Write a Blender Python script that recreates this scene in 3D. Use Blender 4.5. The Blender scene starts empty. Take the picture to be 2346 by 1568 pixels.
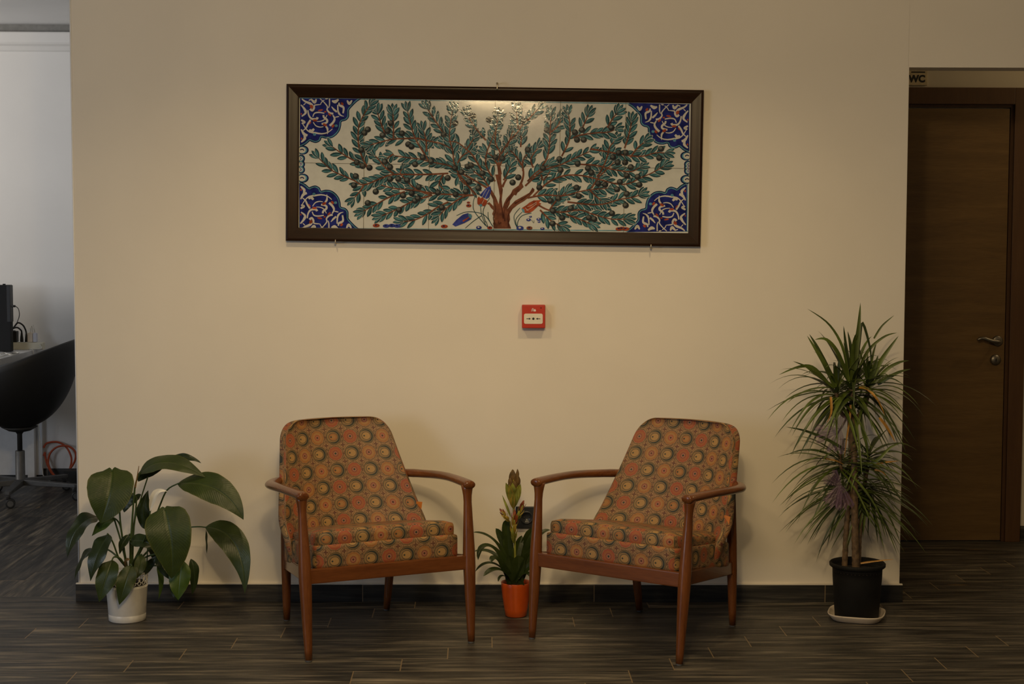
import bpy, bmesh, math, random
from mathutils import Vector, Matrix, noise as mnoise
random.seed(7)
scene = bpy.context.scene
COL = scene.collection
PI = math.pi
V = Vector

# ------------------------------------------------------------------ camera
F_PX = 3616.73
PITCH, YAW, ROLL, CAM_H = 0.067205, 0.021281, 0.0024088, 1.47
_fw = V((math.sin(YAW)*math.cos(PITCH), math.cos(YAW)*math.cos(PITCH), -math.sin(PITCH)))
_rt = V((math.cos(YAW), -math.sin(YAW), 0))
_up = _rt.cross(_fw)
_c, _s = math.cos(ROLL), math.sin(ROLL)
CR = _rt*_c + _up*_s
CU = _up*_c - _rt*_s
CO = V((0, 0, CAM_H))
cam_d = bpy.data.cameras.new('camera')
cam_d.sensor_fit = 'HORIZONTAL'; cam_d.sensor_width = 36.0
cam_d.lens = F_PX/2346*36
cam_d.clip_start = 0.05
cam = bpy.data.objects.new('camera', cam_d); COL.objects.link(cam)
cam.matrix_world = Matrix(((CR.x, CU.x, -_fw.x, CO.x), (CR.y, CU.y, -_fw.y, CO.y), (CR.z, CU.z, -_fw.z, CO.z), (0, 0, 0, 1)))
scene.camera = cam

def ray(px, py):
    return _fw*F_PX + CR*(px-1173) - CU*(py-784)
def on_floor(px, py, z=0.0):
    d = ray(px, py); return CO + d*((z-CO.z)/d.z)
def at_y(px, py, Y):
    d = ray(px, py); return CO + d*(Y/d.y)
def on_plane(px, py, p0, n):
    d = ray(px, py); return CO + d*((p0-CO).dot(n)/d.dot(n))

# ------------------------------------------------------------------ scene helpers
def tag(o, label=None, cat=None, group=None, kind=None):
    if label: o['label'] = label
    if cat: o['category'] = cat
    if group: o['group'] = group
    if kind: o['kind'] = kind
    return o
def thing(name, label, cat, mat=None, group=None):
    o = bpy.data.objects.new(name, None); COL.objects.link(o)
    o.empty_display_size = 0.05
    if mat is not None: o.matrix_world = mat
    return tag(o, label, cat, group)
def T(x, y, z, rz=0.0):
    return Matrix.Translation((x, y, z)) @ Matrix.Rotation(rz, 4, 'Z')

class MB:
    """collects geometry, then links it as one mesh object"""
    def __init__(s): s.v = []; s.f = []; s.uv = []; s.mi = []; s.sm = []
    def add(s, vs, fs, uvs=None, mi=0, smooth=True):
        b = len(s.v); s.v += [tuple(p) for p in vs]
        s.uv += list(uvs) if uvs else [(0.0, 0.0)]*len(vs)
        s.f += [tuple(i+b for i in f) for f in fs]
        s.mi += [mi]*len(fs); s.sm += [smooth]*len(fs)
        return s
    def grid(s, rows, uvs=None, mi=0, closed=False, smooth=True, flip=False):
        n = len(rows[0]); vs = [p for r in rows for p in r]; fs = []
        for i in range(len(rows)-1):
            for j in range(n if closed else n-1):
                a, b = i*n+j, i*n+(j+1) % n
                q = (a, b, b+n, a+n)
                fs.append(q[::-1] if flip else q)
        return s.add(vs, fs, [p for r in uvs for p in r] if uvs else None, mi, smooth)
    def tube(s, path, rad, seg=10, cap=True, mi=0, flat=1.0, upv=None):
        """swept tube; rad number or list; flat scales the second cross axis"""
        P = [V(p) for p in path]; n = len(P)
        R = rad if isinstance(rad, (list, tuple)) else [rad]*n
        rows = []; prev = None
        for i in range(n):
            t = (P[min(i+1, n-1)]-P[max(i-1, 0)])
            if t.length < 1e-9: t = V((0, 0, 1))
            t.normalize()
            if prev is None:
                u = upv if upv else (V((0, 0, 1)) if abs(t.z) < 0.9 else V((1, 0, 0)))
            else: u = prev
            a = t.cross(u)
            if a.length < 1e-6: a = t.orthogonal()
            a.normalize(); b = a.cross(t).normalized(); prev = b
            fl = flat[i] if isinstance(flat, (list, tuple)) else flat
            rows.append([P[i] + a*(math.cos(2*PI*k/seg)*R[i]) + b*(math.sin(2*PI*k/seg)*R[i]*fl) for k in range(seg)])
        b0 = len(s.v)
        s.grid(rows, mi=mi, closed=True)
        if cap:
            s.f.append(tuple(b0+k for k in range(seg))[::-1]); s.mi.append(mi); s.sm.append(False)
            e = b0+(n-1)*seg
            s.f.append(tuple(e+k for k in range(seg))); s.mi.append(mi); s.sm.append(False)
        return s
    def lathe(s, prof, seg=40, c=(0, 0, 0), mi=0, sq=None):
        rows = []; c = V(c)
        for r, z in prof:
            row = []
            for k in range(seg):
                a = 2*PI*k/seg; ca, sa = math.cos(a), math.sin(a); q = 1.0
                if sq: q = (abs(ca)**sq+abs(sa)**sq)**(-1/sq)
                row.append(c+V((ca*r*q, sa*r*q, z)))
            rows.append(row)
        return s.grid(rows, mi=mi, closed=True)
    def box(s, c, d, mi=0, bev=0.0, rot=None, seg=2):
        bm = bmesh.new(); bmesh.ops.create_cube(bm, size=1.0)
        for v in bm.verts: v.co = V((v.co.x*d[0], v.co.y*d[1], v.co.z*d[2]))
        if bev > 0:
            bmesh.ops.bevel(bm, geom=list(bm.edges), offset=bev, segments=seg, affect='EDGES', profile=0.7)
        M = rot.to_4x4() if rot is not None else Matrix.Identity(4)
        bm.verts.index_update()
        vs = [(M @ v.co)+V(c) for v in bm.verts]; fs = [[v.index for v in f.verts] for f in bm.faces]
        uv = [(v.co.x+v.co.y, v.co.z) for v in bm.verts]
        bm.free()
        return s.add(vs, fs, uv, mi, False)
    def build(s, name, mats, parent=None, sub=0, solid=0.0, bevel=0.0, autosmooth=True):
        me = bpy.data.meshes.new(name); me.from_pydata(s.v, [], s.f); me.update()
        for m in (mats if isinstance(mats, (list, tuple)) else [mats]): me.materials.append(m)
        me.polygons.foreach_set('material_index', s.mi)
        me.polygons.foreach_set('use_smooth', s.sm)
        uvl = me.uv_layers.new(name='UVMap')
        li = [0]*len(me.loops); me.loops.foreach_get('vertex_index', li)
        uvl.data.foreach_set('uv', [c for i in li for c in s.uv[i]])
        me.update()
        o = bpy.data.objects.new(name, me); COL.objects.link(o)
        if parent: o.parent = parent
        if solid:
            m = o.modifiers.new('solid', 'SOLIDIFY'); m.thickness = solid; m.offset = 0
        if bevel:
            m = o.modifiers.new('bevel', 'BEVEL'); m.width = bevel; m.segments = 2; m.limit_method = 'ANGLE'
        if sub:
            m = o.modifiers.new('sub', 'SUBSURF'); m.levels = sub; m.render_levels = sub
        return o

def struct(name, mb, mat, **k):
    o = mb.build(name, mat, **k); o['kind'] = 'structure'; return o
def spline(pts, n=24):
    """Catmull-Rom through points"""
    P = [V(p) for p in pts]; out = []
    m = len(P)-1
    for i in range(n+1):
        t = i/n*m; k = min(int(t), m-1); u = t-k
        p0, p1, p2, p3 = P[max(k-1, 0)], P[k], P[k+1], P[min(k+2, m)]
        out.append(0.5*((2*p1)+(p2-p0)*u+(2*p0-5*p1+4*p2-p3)*u*u+(3*p1-p0-3*p2+p3)*u*u*u))
    return out
def lerp(a, b, t): return a+(b-a)*t
def interp(tab, x):
    if x <= tab[0][0]: return tab[0][1]
    for (x0, y0), (x1, y1) in zip(tab, tab[1:]):
        if x <= x1: return y0+(y1-y0)*(x-x0)/(x1-x0)
    return tab[-1][1]
def srgb(r, g, b):
    def c(u):
        u /= 255.0; return u/12.92 if u <= 0.04045 else ((u+0.055)/1.055)**2.4
    return (c(r), c(g), c(b), 1.0)

# ------------------------------------------------------------------ node helpers
class S:
    """a socket with arithmetic"""
    def __init__(s, g, k): s.g = g; s.k = k
    def _o(s, op, b=None, r=False):
        return s.g.math(op, b, s) if r else s.g.math(op, s, b)
    def __add__(s, b): return s._o('ADD', b)
    def __radd__(s, b): return s._o('ADD', b)
    def __sub__(s, b): return s._o('SUBTRACT', b)
    def __rsub__(s, b): return s._o('SUBTRACT', b, True)
    def __mul__(s, b): return s._o('MULTIPLY', b)
    def __rmul__(s, b): return s._o('MULTIPLY', b)
    def __truediv__(s, b): return s._o('DIVIDE', b)
    def __lt__(s, b): return s._o('LESS_THAN', b)
    def __gt__(s, b): return s._o('GREATER_THAN', b)
    def floor(s): return s._o('FLOOR')
    def fract(s): return s._o('FRACT')
    def abs(s): return s._o('ABSOLUTE')
    def sin(s): return s._o('SINE')
    def cos(s): return s._o('COSINE')
    def sqrt(s): return s._o('SQRT')
    def mod(s, b): return s._o('FLOORED_MODULO', b)
    def pow(s, b): return s._o('POWER', b)
    def max(s, b): return s._o('MAXIMUM', b)
    def min(s, b): return s._o('MINIMUM', b)
class G:
    def __init__(s, name):
        s.mat = bpy.data.materials.new(name); s.mat.use_nodes = True
        s.nt = s.mat.node_tree; s.nt.nodes.clear()
        s.out = s.nt.nodes.new('ShaderNodeOutputMaterial')
        s.p = s.nt.nodes.new('ShaderNodeBsdfPrincipled')
        s.nt.links.new(s.p.outputs[0], s.out.inputs[0])
    def put(s, sock, v):
        if isinstance(v, S): s.nt.links.new(v.k, sock)
        elif v is not None: sock.default_value = (tuple(v)+(1,)) if sock.type == 'RGBA' and len(v) == 3 else v
    def math(s, op, a, b=None):
        n = s.nt.nodes.new('ShaderNodeMath'); n.operation = op
        s.put(n.inputs[0], a)
        if b is not None: s.put(n.inputs[1], b)
        return S(s, n.outputs[0])
    def coord(s, which='Object'):
        n = s.nt.nodes.new('ShaderNodeTexCoord'); return S(s, n.outputs[which])
    def sep(s, v):
        n = s.nt.nodes.new('ShaderNodeSeparateXYZ'); s.put(n.inputs[0], v)
        return S(s, n.outputs[0]), S(s, n.outputs[1]), S(s, n.outputs[2])
    def comb(s, x, y, z=0.0):
        n = s.nt.nodes.new('ShaderNodeCombineXYZ')
        for i, q in enumerate((x, y, z)): s.put(n.inputs[i], q)
        return S(s, n.outputs[0])
    def noise(s, vec, scale=1.0, detail=2.0, rough=0.5, dist=0.0):
        n = s.nt.nodes.new('ShaderNodeTexNoise'); s.put(n.inputs['Vector'], vec)
        n.inputs['Scale'].default_value = scale; n.inputs['Detail'].default_value = detail
        n.inputs['Roughness'].default_value = rough; n.inputs['Distortion'].default_value = dist
        return S(s, n.outputs[0])
    def white(s, vec):
        n = s.nt.nodes.new('ShaderNodeTexWhiteNoise'); n.noise_dimensions = '3D'; s.put(n.inputs['Vector'], vec)
        return S(s, n.outputs[0])
    def voronoi(s, vec, scale):
        n = s.nt.nodes.new('ShaderNodeTexVoronoi'); s.put(n.inputs['Vector'], vec); n.inputs['Scale'].default_value = scale
        return S(s, n.outputs[0])
    def ramp(s, f, stops, interp='LINEAR'):
        n = s.nt.nodes.new('ShaderNodeValToRGB'); s.put(n.inputs[0], f); cr = n.color_ramp; cr.interpolation = interp
        while len(cr.elements) < len(stops): cr.elements.new(0.5)
        for e, (p, c) in zip(cr.elements, stops):
            e.position = p; e.color = c if len(c) == 4 else (*c, 1)
        return S(s, n.outputs[0])
    def mix(s, f, a, b):
        n = s.nt.nodes.new('ShaderNodeMix'); n.data_type = 'RGBA'
        s.put(n.inputs[0], f); s.put(n.inputs[6], a); s.put(n.inputs[7], b)
        return S(s, n.outputs[2])
    def step(s, f, lo, hi):
        n = s.nt.nodes.new('ShaderNodeMapRange'); n.interpolation_type = 'SMOOTHSTEP'
        s.put(n.inputs[0], f); s.put(n.inputs[1], lo); s.put(n.inputs[2], hi)
        return S(s, n.outputs[0])
    def bump(s, h, strength=0.2, dist=0.002):
        n = s.nt.nodes.new('ShaderNodeBump'); n.inputs['Strength'].default_value = strength
        n.inputs['Distance'].default_value = dist; s.put(n.inputs['Height'], h)
        s.nt.links.new(n.outputs[0], s.p.inputs['Normal']); return n
    def fin(s, col=None, rough=None, metal=None, spec=None, coat=None, **k):
        s.put(s.p.inputs['Base Color'], col); s.put(s.p.inputs['Roughness'], rough)
        s.put(s.p.inputs['Metallic'], metal); s.put(s.p.inputs['Specular IOR Level'], spec)
        s.put(s.p.inputs['Coat Weight'], coat)
        return s.mat
def plain(name, col, rough=0.5, metal=0.0, spec=0.5, var=0.06, vs=30.0, coat=None, bump=0.0):
    """a one-colour material with a little procedural variation"""
    g = G(name); n = g.noise(g.coord(), vs, 3.0)
    d = tuple(max(0, c*(1-var*2)) for c in col[:3])+(1,)
    l = tuple(min(1, c*(1+var*2)) for c in col[:3])+(1,)
    if bump: g.bump(n, bump, 0.001)
    return g.fin(g.ramp(n, [(0.3, d), (0.7, l)]), rough, metal, spec, coat)
# ------------------------------------------------------------------ materials
def make_wall(name, col):
    g = G(name); c = g.coord()
    n = g.noise(c, 2.0, 3.0); f = g.noise(c, 260.0, 2.0)
    g.bump(f, 0.06, 0.0006)
    a = tuple(q*0.97 for q in col[:3])+(1,); b = tuple(min(1, q*1.03) for q in col[:3])+(1,)
    return g.fin(g.ramp(n, [(0.3, a), (0.7, b)]), 0.62, spec=0.25)
M_WALL = make_wall('warm_white_paint', (0.80, 0.735, 0.63, 1))
M_OFFICE = make_wall('office_paint', (0.78, 0.77, 0.75, 1))
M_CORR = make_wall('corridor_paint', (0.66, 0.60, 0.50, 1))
M_CEIL = make_wall('ceiling_paint', (0.80, 0.80, 0.80, 1))
M_SHADETRIM = plain('shade_grey_trim', (0.22, 0.215, 0.20, 1), 0.6)  # shade of the recessed cornice strip, put into the colour

def make_planks(name, swap=False, board=False):
    g = G(name); x, y, z = g.sep(g.coord())
    if board: x, y = x, z
    if swap: x, y = y, x
    W, L = 0.15, 0.93
    if board:
        row = x*0.0; xs = (x-0.21)/L; yy = y*0.0+0.5
    else:
        yr = (y-(5.107 if not swap else 0.02))/W; row = yr.floor(); xs = (x-0.509-row*0.157)/L; yy = yr.fract()
    colm = xs.floor(); xx = xs.fract()
    rnd = g.white(g.comb(row, colm, 3.0)); rnd2 = g.white(g.comb(colm, row, 9.0))
    # long brushed streaks, shifted per plank
    base = g.comb(x*2.2+rnd*31.0, y*28.0+rnd2*17.0, rnd*5.0)
    s1 = g.noise(base, 1.6, 4.0, 0.62, 0.35)
    fine = g.comb(x*3.0+rnd2*11.0, y*150.0, rnd*3.0)
    s2 = g.noise(fine, 1.2, 3.0, 0.6)
    s3 = g.noise(g.comb(x*1.1+rnd*7.0, y*9.0, rnd2*4.0), 2.2, 2.0, 0.5)
    k = s1*0.62+s2*0.26+s3*0.40-0.055+(rnd-0.5)*0.06
    col = g.ramp(k, [(0.43, (0.014, 0.0130, 0.0118)), (0.54, (0.034, 0.0315, 0.0280)), (0.63, (0.074, 0.066, 0.054)),
                     (0.71, (0.155, 0.135, 0.104)), (0.84, (0.32, 0.27, 0.20))])
    # knots
    kn = g.voronoi(g.comb(x*1.6+rnd*5.0, y*6.5+rnd2*3.0, 0.0), 1.0)
    col = g.mix(g.step(kn, 0.10, 0.03)*0.75, col, (0.20, 0.125, 0.055, 1))
    if board:
        e = (0.5-(xx-0.5).abs())*L
        gr = g.step(e, 0.0025, 0.001)
        col = g.mix(0.62, col, (0.011, 0.0102, 0.0095, 1))
    else:
        ex = (0.5-(xx-0.5).abs())*L; ey = (0.5-(yy-0.5).abs())*W
        gx = g.step(ex, 0.0026, 0.0014); gy = g.step(ey, 0.0020, 0.0008)*0.5
        gr = gx.max(gy)
    col = g.mix(gr*0.9, col, (0.23, 0.165, 0.095, 1))
    g.bump(s2*0.6+s1*0.5-gr*0.6, 0.22, 0.0012)
    r = 0.36+s2*0.22
    return g.fin(col, r, spec=0.42)
M_FLOOR = make_planks('wood_look_tile')
M_FLOOR2 = make_planks('wood_look_tile_turned', swap=True)
M_BASE = make_planks('wood_look_skirting', board=True)

def make_wood(name, dark, mid, light, axis=2, rough=0.3, scale=1.0, coat=0.3, sp=0.5):
    g = G(name); x, y, z = g.sep(g.coord()); a = [x*14.0, y*14.0, z*14.0]; a[axis] = [x, y, z][axis]*1.3
    v = g.comb(*a)
    n = g.noise(v, 3.0*scale, 4.0, 0.6, 0.6); f = g.noise(g.comb(*[q*6.0 for q in a]), 4.0*scale, 2.0)
    g.bump(f, 0.05, 0.0005)
    return g.fin(g.ramp(n*0.7+f*0.3, [(0.3, dark), (0.5, mid), (0.72, light)]), rough, spec=sp, coat=coat)
M_CHAIR = make_wood('reddish_teak', (0.088, 0.0255, 0.0060), (0.142, 0.0435, 0.0100), (0.205, 0.070, 0.0170), 2, 0.30, coat=0.16, sp=0.42)
M_ARM = make_wood('reddish_teak_arm', (0.088, 0.0255, 0.0060), (0.142, 0.0435, 0.0100), (0.205, 0.070, 0.0170), 1, 0.26, coat=0.16, sp=0.42)
M_RAILW = make_wood('reddish_teak_rail', (0.088, 0.0255, 0.0060), (0.142, 0.0435, 0.0100), (0.205, 0.070, 0.0170), 0, 0.32, coat=0.16, sp=0.42)
M_FRAME = make_wood('dark_frame_wood', (0.0130, 0.0048, 0.0016), (0.0215, 0.0080, 0.0026), (0.034, 0.0130, 0.0042), 0, 0.30, coat=0.0, sp=0.17)
M_DOOR = make_wood('walnut_veneer', (0.095, 0.051, 0.0135), (0.128, 0.071, 0.0195), (0.168, 0.096, 0.029), 0, 0.45, 0.6, 0.0)
M_CASING = make_wood('casing_veneer', (0.070, 0.030, 0.010), (0.085, 0.038, 0.0125), (0.105, 0.050, 0.017), 2, 0.45, 0.6, 0.0)

def make_fabric():
    g = G('patterned_upholstery'); u, v, _ = g.sep(g.coord('UV'))
    PX, PY = 0.067, 0.066
    w = g.noise(g.comb(u, v, 0.0), 25.0, 2.0)
    cx, cy = (u/PX).floor(), (v/PY).floor()
    lx, ly = ((u/PX).fract()-0.5)*PX, ((v/PY).fract()-0.5)*PY
    par = (cx+cy).mod(2.0)               # 0 disc, 1 crescent
    sel = cx.mod(4.0)                      # colour family by column
    ro = g.noise(g.comb(u, v, 1.0), 170.0, 2.0)          # scroll work
    ro2 = g.noise(g.comb(u, v, 7.0), 260.0, 2.0)
    tan, brown = (0.325, 0.190, 0.088, 1), (0.066, 0.028, 0.013, 1)
    maroon, teal = (0.070, 0.012, 0.014, 1), (0.012, 0.026, 0.024, 1)
    red, orange, ochre = (0.310, 0.062, 0.030, 1), (0.310, 0.122, 0.034, 1), (0.370, 0.215, 0.075, 1)
    pink = (0.34, 0.15, 0.085, 1)
    col = g.mix(g.step((ro-0.5).abs(), 0.034, 0.012)*0.85, tan, brown)
    col = g.mix(g.step(ro2, 0.615, 0.655)*0.85, col, maroon)
    # little cross flowers at the cell corners and on the cell sides
    def flower(col, ox, oy, c, rad, pet):
        a, b = ((u/PX+ox).fract()-0.5)*PX, ((v/PY+oy).fract()-0.5)*PY
        r = (a*a+b*b).sqrt(); th = g.math('ARCTAN2', b, a)
        lim = ((th*float(pet)).cos()*0.42+0.58)*rad
        col = g.mix(g.step(r-lim, 0.0010, -0.0004)*0.95, col, c)
        return g.mix(g.step((r-rad*1.45).abs(), 0.0011, 0.0004)*0.6, col, brown)
    col = flower(col, 0.5, 0.5, maroon, 0.0085, 4)
    col = flower(col, 0.5, 0.0, maroon, 0.0058, 4)
    col = flower(col, 0.5, 0.25, teal, 0.0030, 4)
    col = flower(col, 0.5, 0.75, teal, 0.0030, 4)
    # disc medallion
    r = (lx*lx+ly*ly).sqrt(); th = g.math('ARCTAN2', ly, lx)
    rw = r+(th*10.0).sin()*0.0007+(w-0.5)*0.002
    dcol = g.mix(sel > 1.5, red, orange)
    d = g.mix(g.step(rw, 0.0278, 0.0245), col, dcol)
    d = g.mix(g.step(rw, 0.0225, 0.018)*0.55, d, g.mix(sel > 1.5, orange, ochre))
    d = g.mix(g.step(rw, 0.0125, 0.0112), d, g.mix(sel > 2.5, (0.20, 0.045, 0.035, 1), red))
    d = g.mix(g.step(rw, 0.0088, 0.0075), d, pink)
    d = g.mix(g.step(rw, 0.0045, 0.0035), d, g.mix(sel > 1.5, teal, maroon))
    d = g.mix(g.step((rw-0.0300).abs(), 0.0018, 0.0007)*0.75, d, brown)
    # crescent medallion
    e0 = ((lx-0.001)*(lx-0.001)*1.05+ly*ly).sqrt()
    e1 = ((lx+0.0036)*(lx+0.0036)*1.0+ly*ly*1.25).sqrt()
    e2 = ((lx+0.0012)*(lx+0.0012)+ly*ly*1.30).sqrt()
    c = g.mix(g.step(e0, 0.0310, 0.0300), col, (0.25, 0.150, 0.060, 1))
    c = g.mix(g.step((e0-0.0298).abs(), 0.0022, 0.0010)*0.9, c, (0.042, 0.042, 0.022, 1))
    c = g.mix(g.step(e0, 0.0272, 0.0258)*g.step(e1, 0.0225, 0.0240), c, teal)
    c = g.mix(g.step((e2-0.0178).abs(), 0.0016, 0.0006)*0.85, c, teal)
    c = g.mix(g.step(e2, 0.0166, 0.0152), c, g.mix(sel < 0.5, ochre, orange))
    c = g.mix(g.step(e2, 0.0120, 0.0070)*0.5, c, ochre)
    dx = lx+0.0095; dr = (dx*dx*0.8+ly*ly).sqrt()
    c = g.mix(g.step(dr, 0.0036, 0.0028), c, teal)
    col = g.mix(par, d, c)
    col = g.mix((w*0.16), col, tan)
    weave = g.noise(g.comb(u*1.0, v*1.0, 0.0), 900.0, 1.0)
    g.bump(weave, 0.10, 0.0006)
    return g.fin(col, 0.58, spec=0.35)
M_FAB = make_fabric()
M_TAGO = plain('orange_tag_cloth', (0.62, 0.20, 0.03, 1), 0.6)
M_GLIDE = plain('grey_glide', (0.12, 0.12, 0.12, 1), 0.4)
M_TILE = None
def make_glaze(name, col, var=0.05, relief=0.05):
    g = G(name); c = g.coord(); n = g.noise(c, 40.0, 2.0); b = g.noise(c, 9.0, 2.0); b2 = g.noise(c, 90.0, 2.0)
    g.bump(b*0.35+b2*relief, 0.10, 0.006)
    d = tuple(q*(1-var*2) for q in col[:3])+(1,); l = tuple(min(1, q*(1+var*2)) for q in col[:3])+(1,)
    return g.fin(g.ramp(n, [(0.3, d), (0.7, l)]), 0.08, spec=0.45)
M_GL = {
 'white': make_glaze('glaze_white', (0.60, 0.60, 0.545), 0.02),
 'cream': make_glaze('glaze_cream', (0.58, 0.55, 0.48), 0.02),
 'leaf': make_glaze('glaze_leaf', (0.022, 0.064, 0.073), 0.2, 0.45),
 'leaflight': make_glaze('glaze_leaf_light', (0.072, 0.180, 0.190), 0.2, 0.45),
 'branch': make_glaze('glaze_branch', (0.165, 0.060, 0.030), 0.2, 0.45),
 'bark': make_glaze('glaze_bark', (0.085, 0.028, 0.014), 0.2),
 'olive': make_glaze('glaze_olive', (0.030, 0.032, 0.030), 0.15, 0.45),
 'olivelight': make_glaze('glaze_olive_light', (0.12, 0.125, 0.11), 0.2, 0.45),
 'cobalt': make_glaze('glaze_cobalt', (0.016, 0.021, 0.150), 0.2, 0.45),
 'navy': make_glaze('glaze_navy', (0.012, 0.020, 0.075), 0.2),
 'turq': make_glaze('glaze_turquoise', (0.090, 0.250, 0.330), 0.15),
 'red': make_glaze('glaze_red', (0.33, 0.065, 0.024), 0.2),
 'blue': make_glaze('glaze_blue', (0.040, 0.055, 0.26), 0.2),
 'joint': make_glaze('tile_joint', (0.13, 0.105, 0.06), 0.1),
}
M_NAIL = plain('brass_nail', (0.55, 0.47, 0.33, 1), 0.3, 0.9)
M_RED = plain('fire_red_plastic', (0.50, 0.030, 0.012, 1), 0.35, var=0.02)
M_PLATE = plain('ivory_plate', (0.80, 0.74, 0.60, 1), 0.4, var=0.02)
M_BLACKINK = plain('black_print', (0.012, 0.012, 0.012, 1), 0.5)
M_WHITEINK = plain('white_print', (0.75, 0.70, 0.65, 1), 0.5)
M_SOCKET = plain('anthracite_plastic', (0.022, 0.023, 0.026, 1), 0.4)

def make_leaf(name, dark, light, vein, edge, nv=26.0, rough=0.42, under=None, slant=6.0):
    """broad leaf: u across -1..1, v along 0..1"""
    g = G(name); u, v, _ = g.sep(g.coord('UV')); n = g.noise(g.coord(), 18.0, 3.0)
    au = u.abs()
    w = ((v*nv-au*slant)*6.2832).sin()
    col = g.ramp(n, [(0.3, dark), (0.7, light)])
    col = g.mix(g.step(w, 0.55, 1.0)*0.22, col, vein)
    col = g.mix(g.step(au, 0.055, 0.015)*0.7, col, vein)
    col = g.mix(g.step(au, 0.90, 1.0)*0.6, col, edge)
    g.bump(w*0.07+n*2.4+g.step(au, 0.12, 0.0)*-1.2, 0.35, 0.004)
    m = g.fin(col, rough, spec=0.5)
    # a little light passes through the blade
    tr = g.nt.nodes.new('ShaderNodeBsdfTranslucent'); g.put(tr.inputs['Color'], col)
    ms = g.nt.nodes.new('ShaderNodeMixShader'); ms.inputs[0].default_value = 0.12
    g.nt.links.new(g.p.outputs[0], ms.inputs[1]); g.nt.links.new(tr.outputs[0], ms.inputs[2])
    g.nt.links.new(ms.outputs[0], g.out.inputs[0])
    return m
M_LILY = make_leaf('peace_lily_leaf', (0.024, 0.040, 0.0058), (0.039, 0.062, 0.0080), (0.060, 0.086, 0.014), (0.10, 0.105, 0.010))
M_LILYB = make_leaf('peace_lily_leaf_young', (0.040, 0.085, 0.008), (0.060, 0.115, 0.012), (0.09, 0.14, 0.02), (0.10, 0.12, 0.012))
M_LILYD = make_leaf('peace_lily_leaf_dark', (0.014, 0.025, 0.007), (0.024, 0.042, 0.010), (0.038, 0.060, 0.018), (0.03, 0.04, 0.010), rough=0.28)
M_STALK = plain('lily_stalk', (0.045, 0.080, 0.020, 1), 0.4)
M_DRY = plain('dry_leaf', (0.20, 0.115, 0.035, 1), 0.6)
M_SPATHE = plain('spathe_white', (0.86, 0.81, 0.68, 1), 0.5, var=0.04)
M_SOIL = plain('potting_soil', (0.018, 0.012, 0.008, 1), 0.9, var=0.4, vs=120, bump=0.8)
M_WHITEPOT = plain('white_pot', (0.74, 0.71, 0.66, 1), 0.32, var=0.02)
M_ORPOT = plain('orange_pot', (0.60, 0.085, 0.006, 1), 0.28, var=0.03, coat=0.3)
M_BLPOT = plain('black_pot', (0.0095, 0.0090, 0.0088, 1), 0.7, spec=0.2)
M_SAUCER = plain('cream_saucer', (0.62, 0.53, 0.43, 1), 0.4, var=0.02)
M_BROM = make_leaf('bromeliad_leaf', (0.022, 0.036, 0.007), (0.038, 0.060, 0.011), (0.042, 0.064, 0.013), (0.03, 0.05, 0.012), nv=3.0, rough=0.36, slant=0.0)
M_BRACT = plain('bract_green', (0.25, 0.26, 0.040, 1), 0.5, var=0.2)
M_BRACTY = plain('bract_yellow', (0.34, 0.24, 0.035, 1), 0.5, var=0.2)
M_BRACTR = plain('bract_red', (0.26, 0.060, 0.016, 1), 0.5, var=0.2)
M_BRACTD = plain('bract_dry', (0.19, 0.115, 0.040, 1), 0.65, var=0.25)
M_DRAC = plain('dracaena_leaf', (0.062, 0.088, 0.0095, 1), 0.42, var=0.26, vs=9)
M_DRACD = plain('dracaena_leaf_dark', (0.030, 0.046, 0.0070, 1), 0.42, var=0.25, vs=9)
M_DRACY = plain('dracaena_leaf_yellow', (0.36, 0.17, 0.020, 1), 0.5, var=0.2)
M_CANE = plain('dracaena_cane', (0.115, 0.070, 0.034, 1), 0.7, var=0.25, vs=60, bump=0.6)
def make_tulle():
    g = G('purple_tulle'); u, v, _ = g.sep(g.coord('UV'))
    g.fin((0.19, 0.11, 0.18, 1), 0.6)
    st = ((u*60.0).sin()*0.5+0.5)*0.35+0.30
    g.put(g.p.inputs['Alpha'], st); return g.mat
M_TULLE = make_tulle()
M_STEEL = plain('satin_steel', (0.22, 0.20, 0.17, 1), 0.38, 0.9)
M_DARKST = plain('dark_steel', (0.11, 0.11, 0.11, 1), 0.5, 0.6)
M_SIGN = plain('sign_plate', (0.62, 0.52, 0.34, 1), 0.45)
M_BLACK = plain('black_shell', (0.0085, 0.0085, 0.0085, 1), 0.55)
M_RUBBER = plain('black_rubber', (0.012, 0.012, 0.012, 1), 0.6)
M_DESK = plain('white_desk', (0.62, 0.63, 0.65, 1), 0.35, var=0.02)
M_PC = plain('black_computer', (0.0045, 0.0045, 0.0048, 1), 0.5, spec=0.2)
M_PCE = plain('dark_grey_edge', (0.016, 0.016, 0.017, 1), 0.4, spec=0.3)
M_STRIP = plain('cream_plastic', (0.72, 0.68, 0.53, 1), 0.4, var=0.02)
M_CHARGER = plain('pink_white_plastic', (0.78, 0.68, 0.56, 1), 0.4, var=0.02)
M_CHARGERB = plain('blue_white_plastic', (0.60, 0.62, 0.72, 1), 0.4, var=0.02)
M_CABLEW = plain('white_cable', (0.66, 0.65, 0.60, 1), 0.5, var=0.02)
M_CABLEO = plain('orange_cable', (0.42, 0.060, 0.010, 1), 0.5)
M_COND = plain('white_conduit', (0.60, 0.60, 0.58, 1), 0.5, var=0.02)
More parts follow.
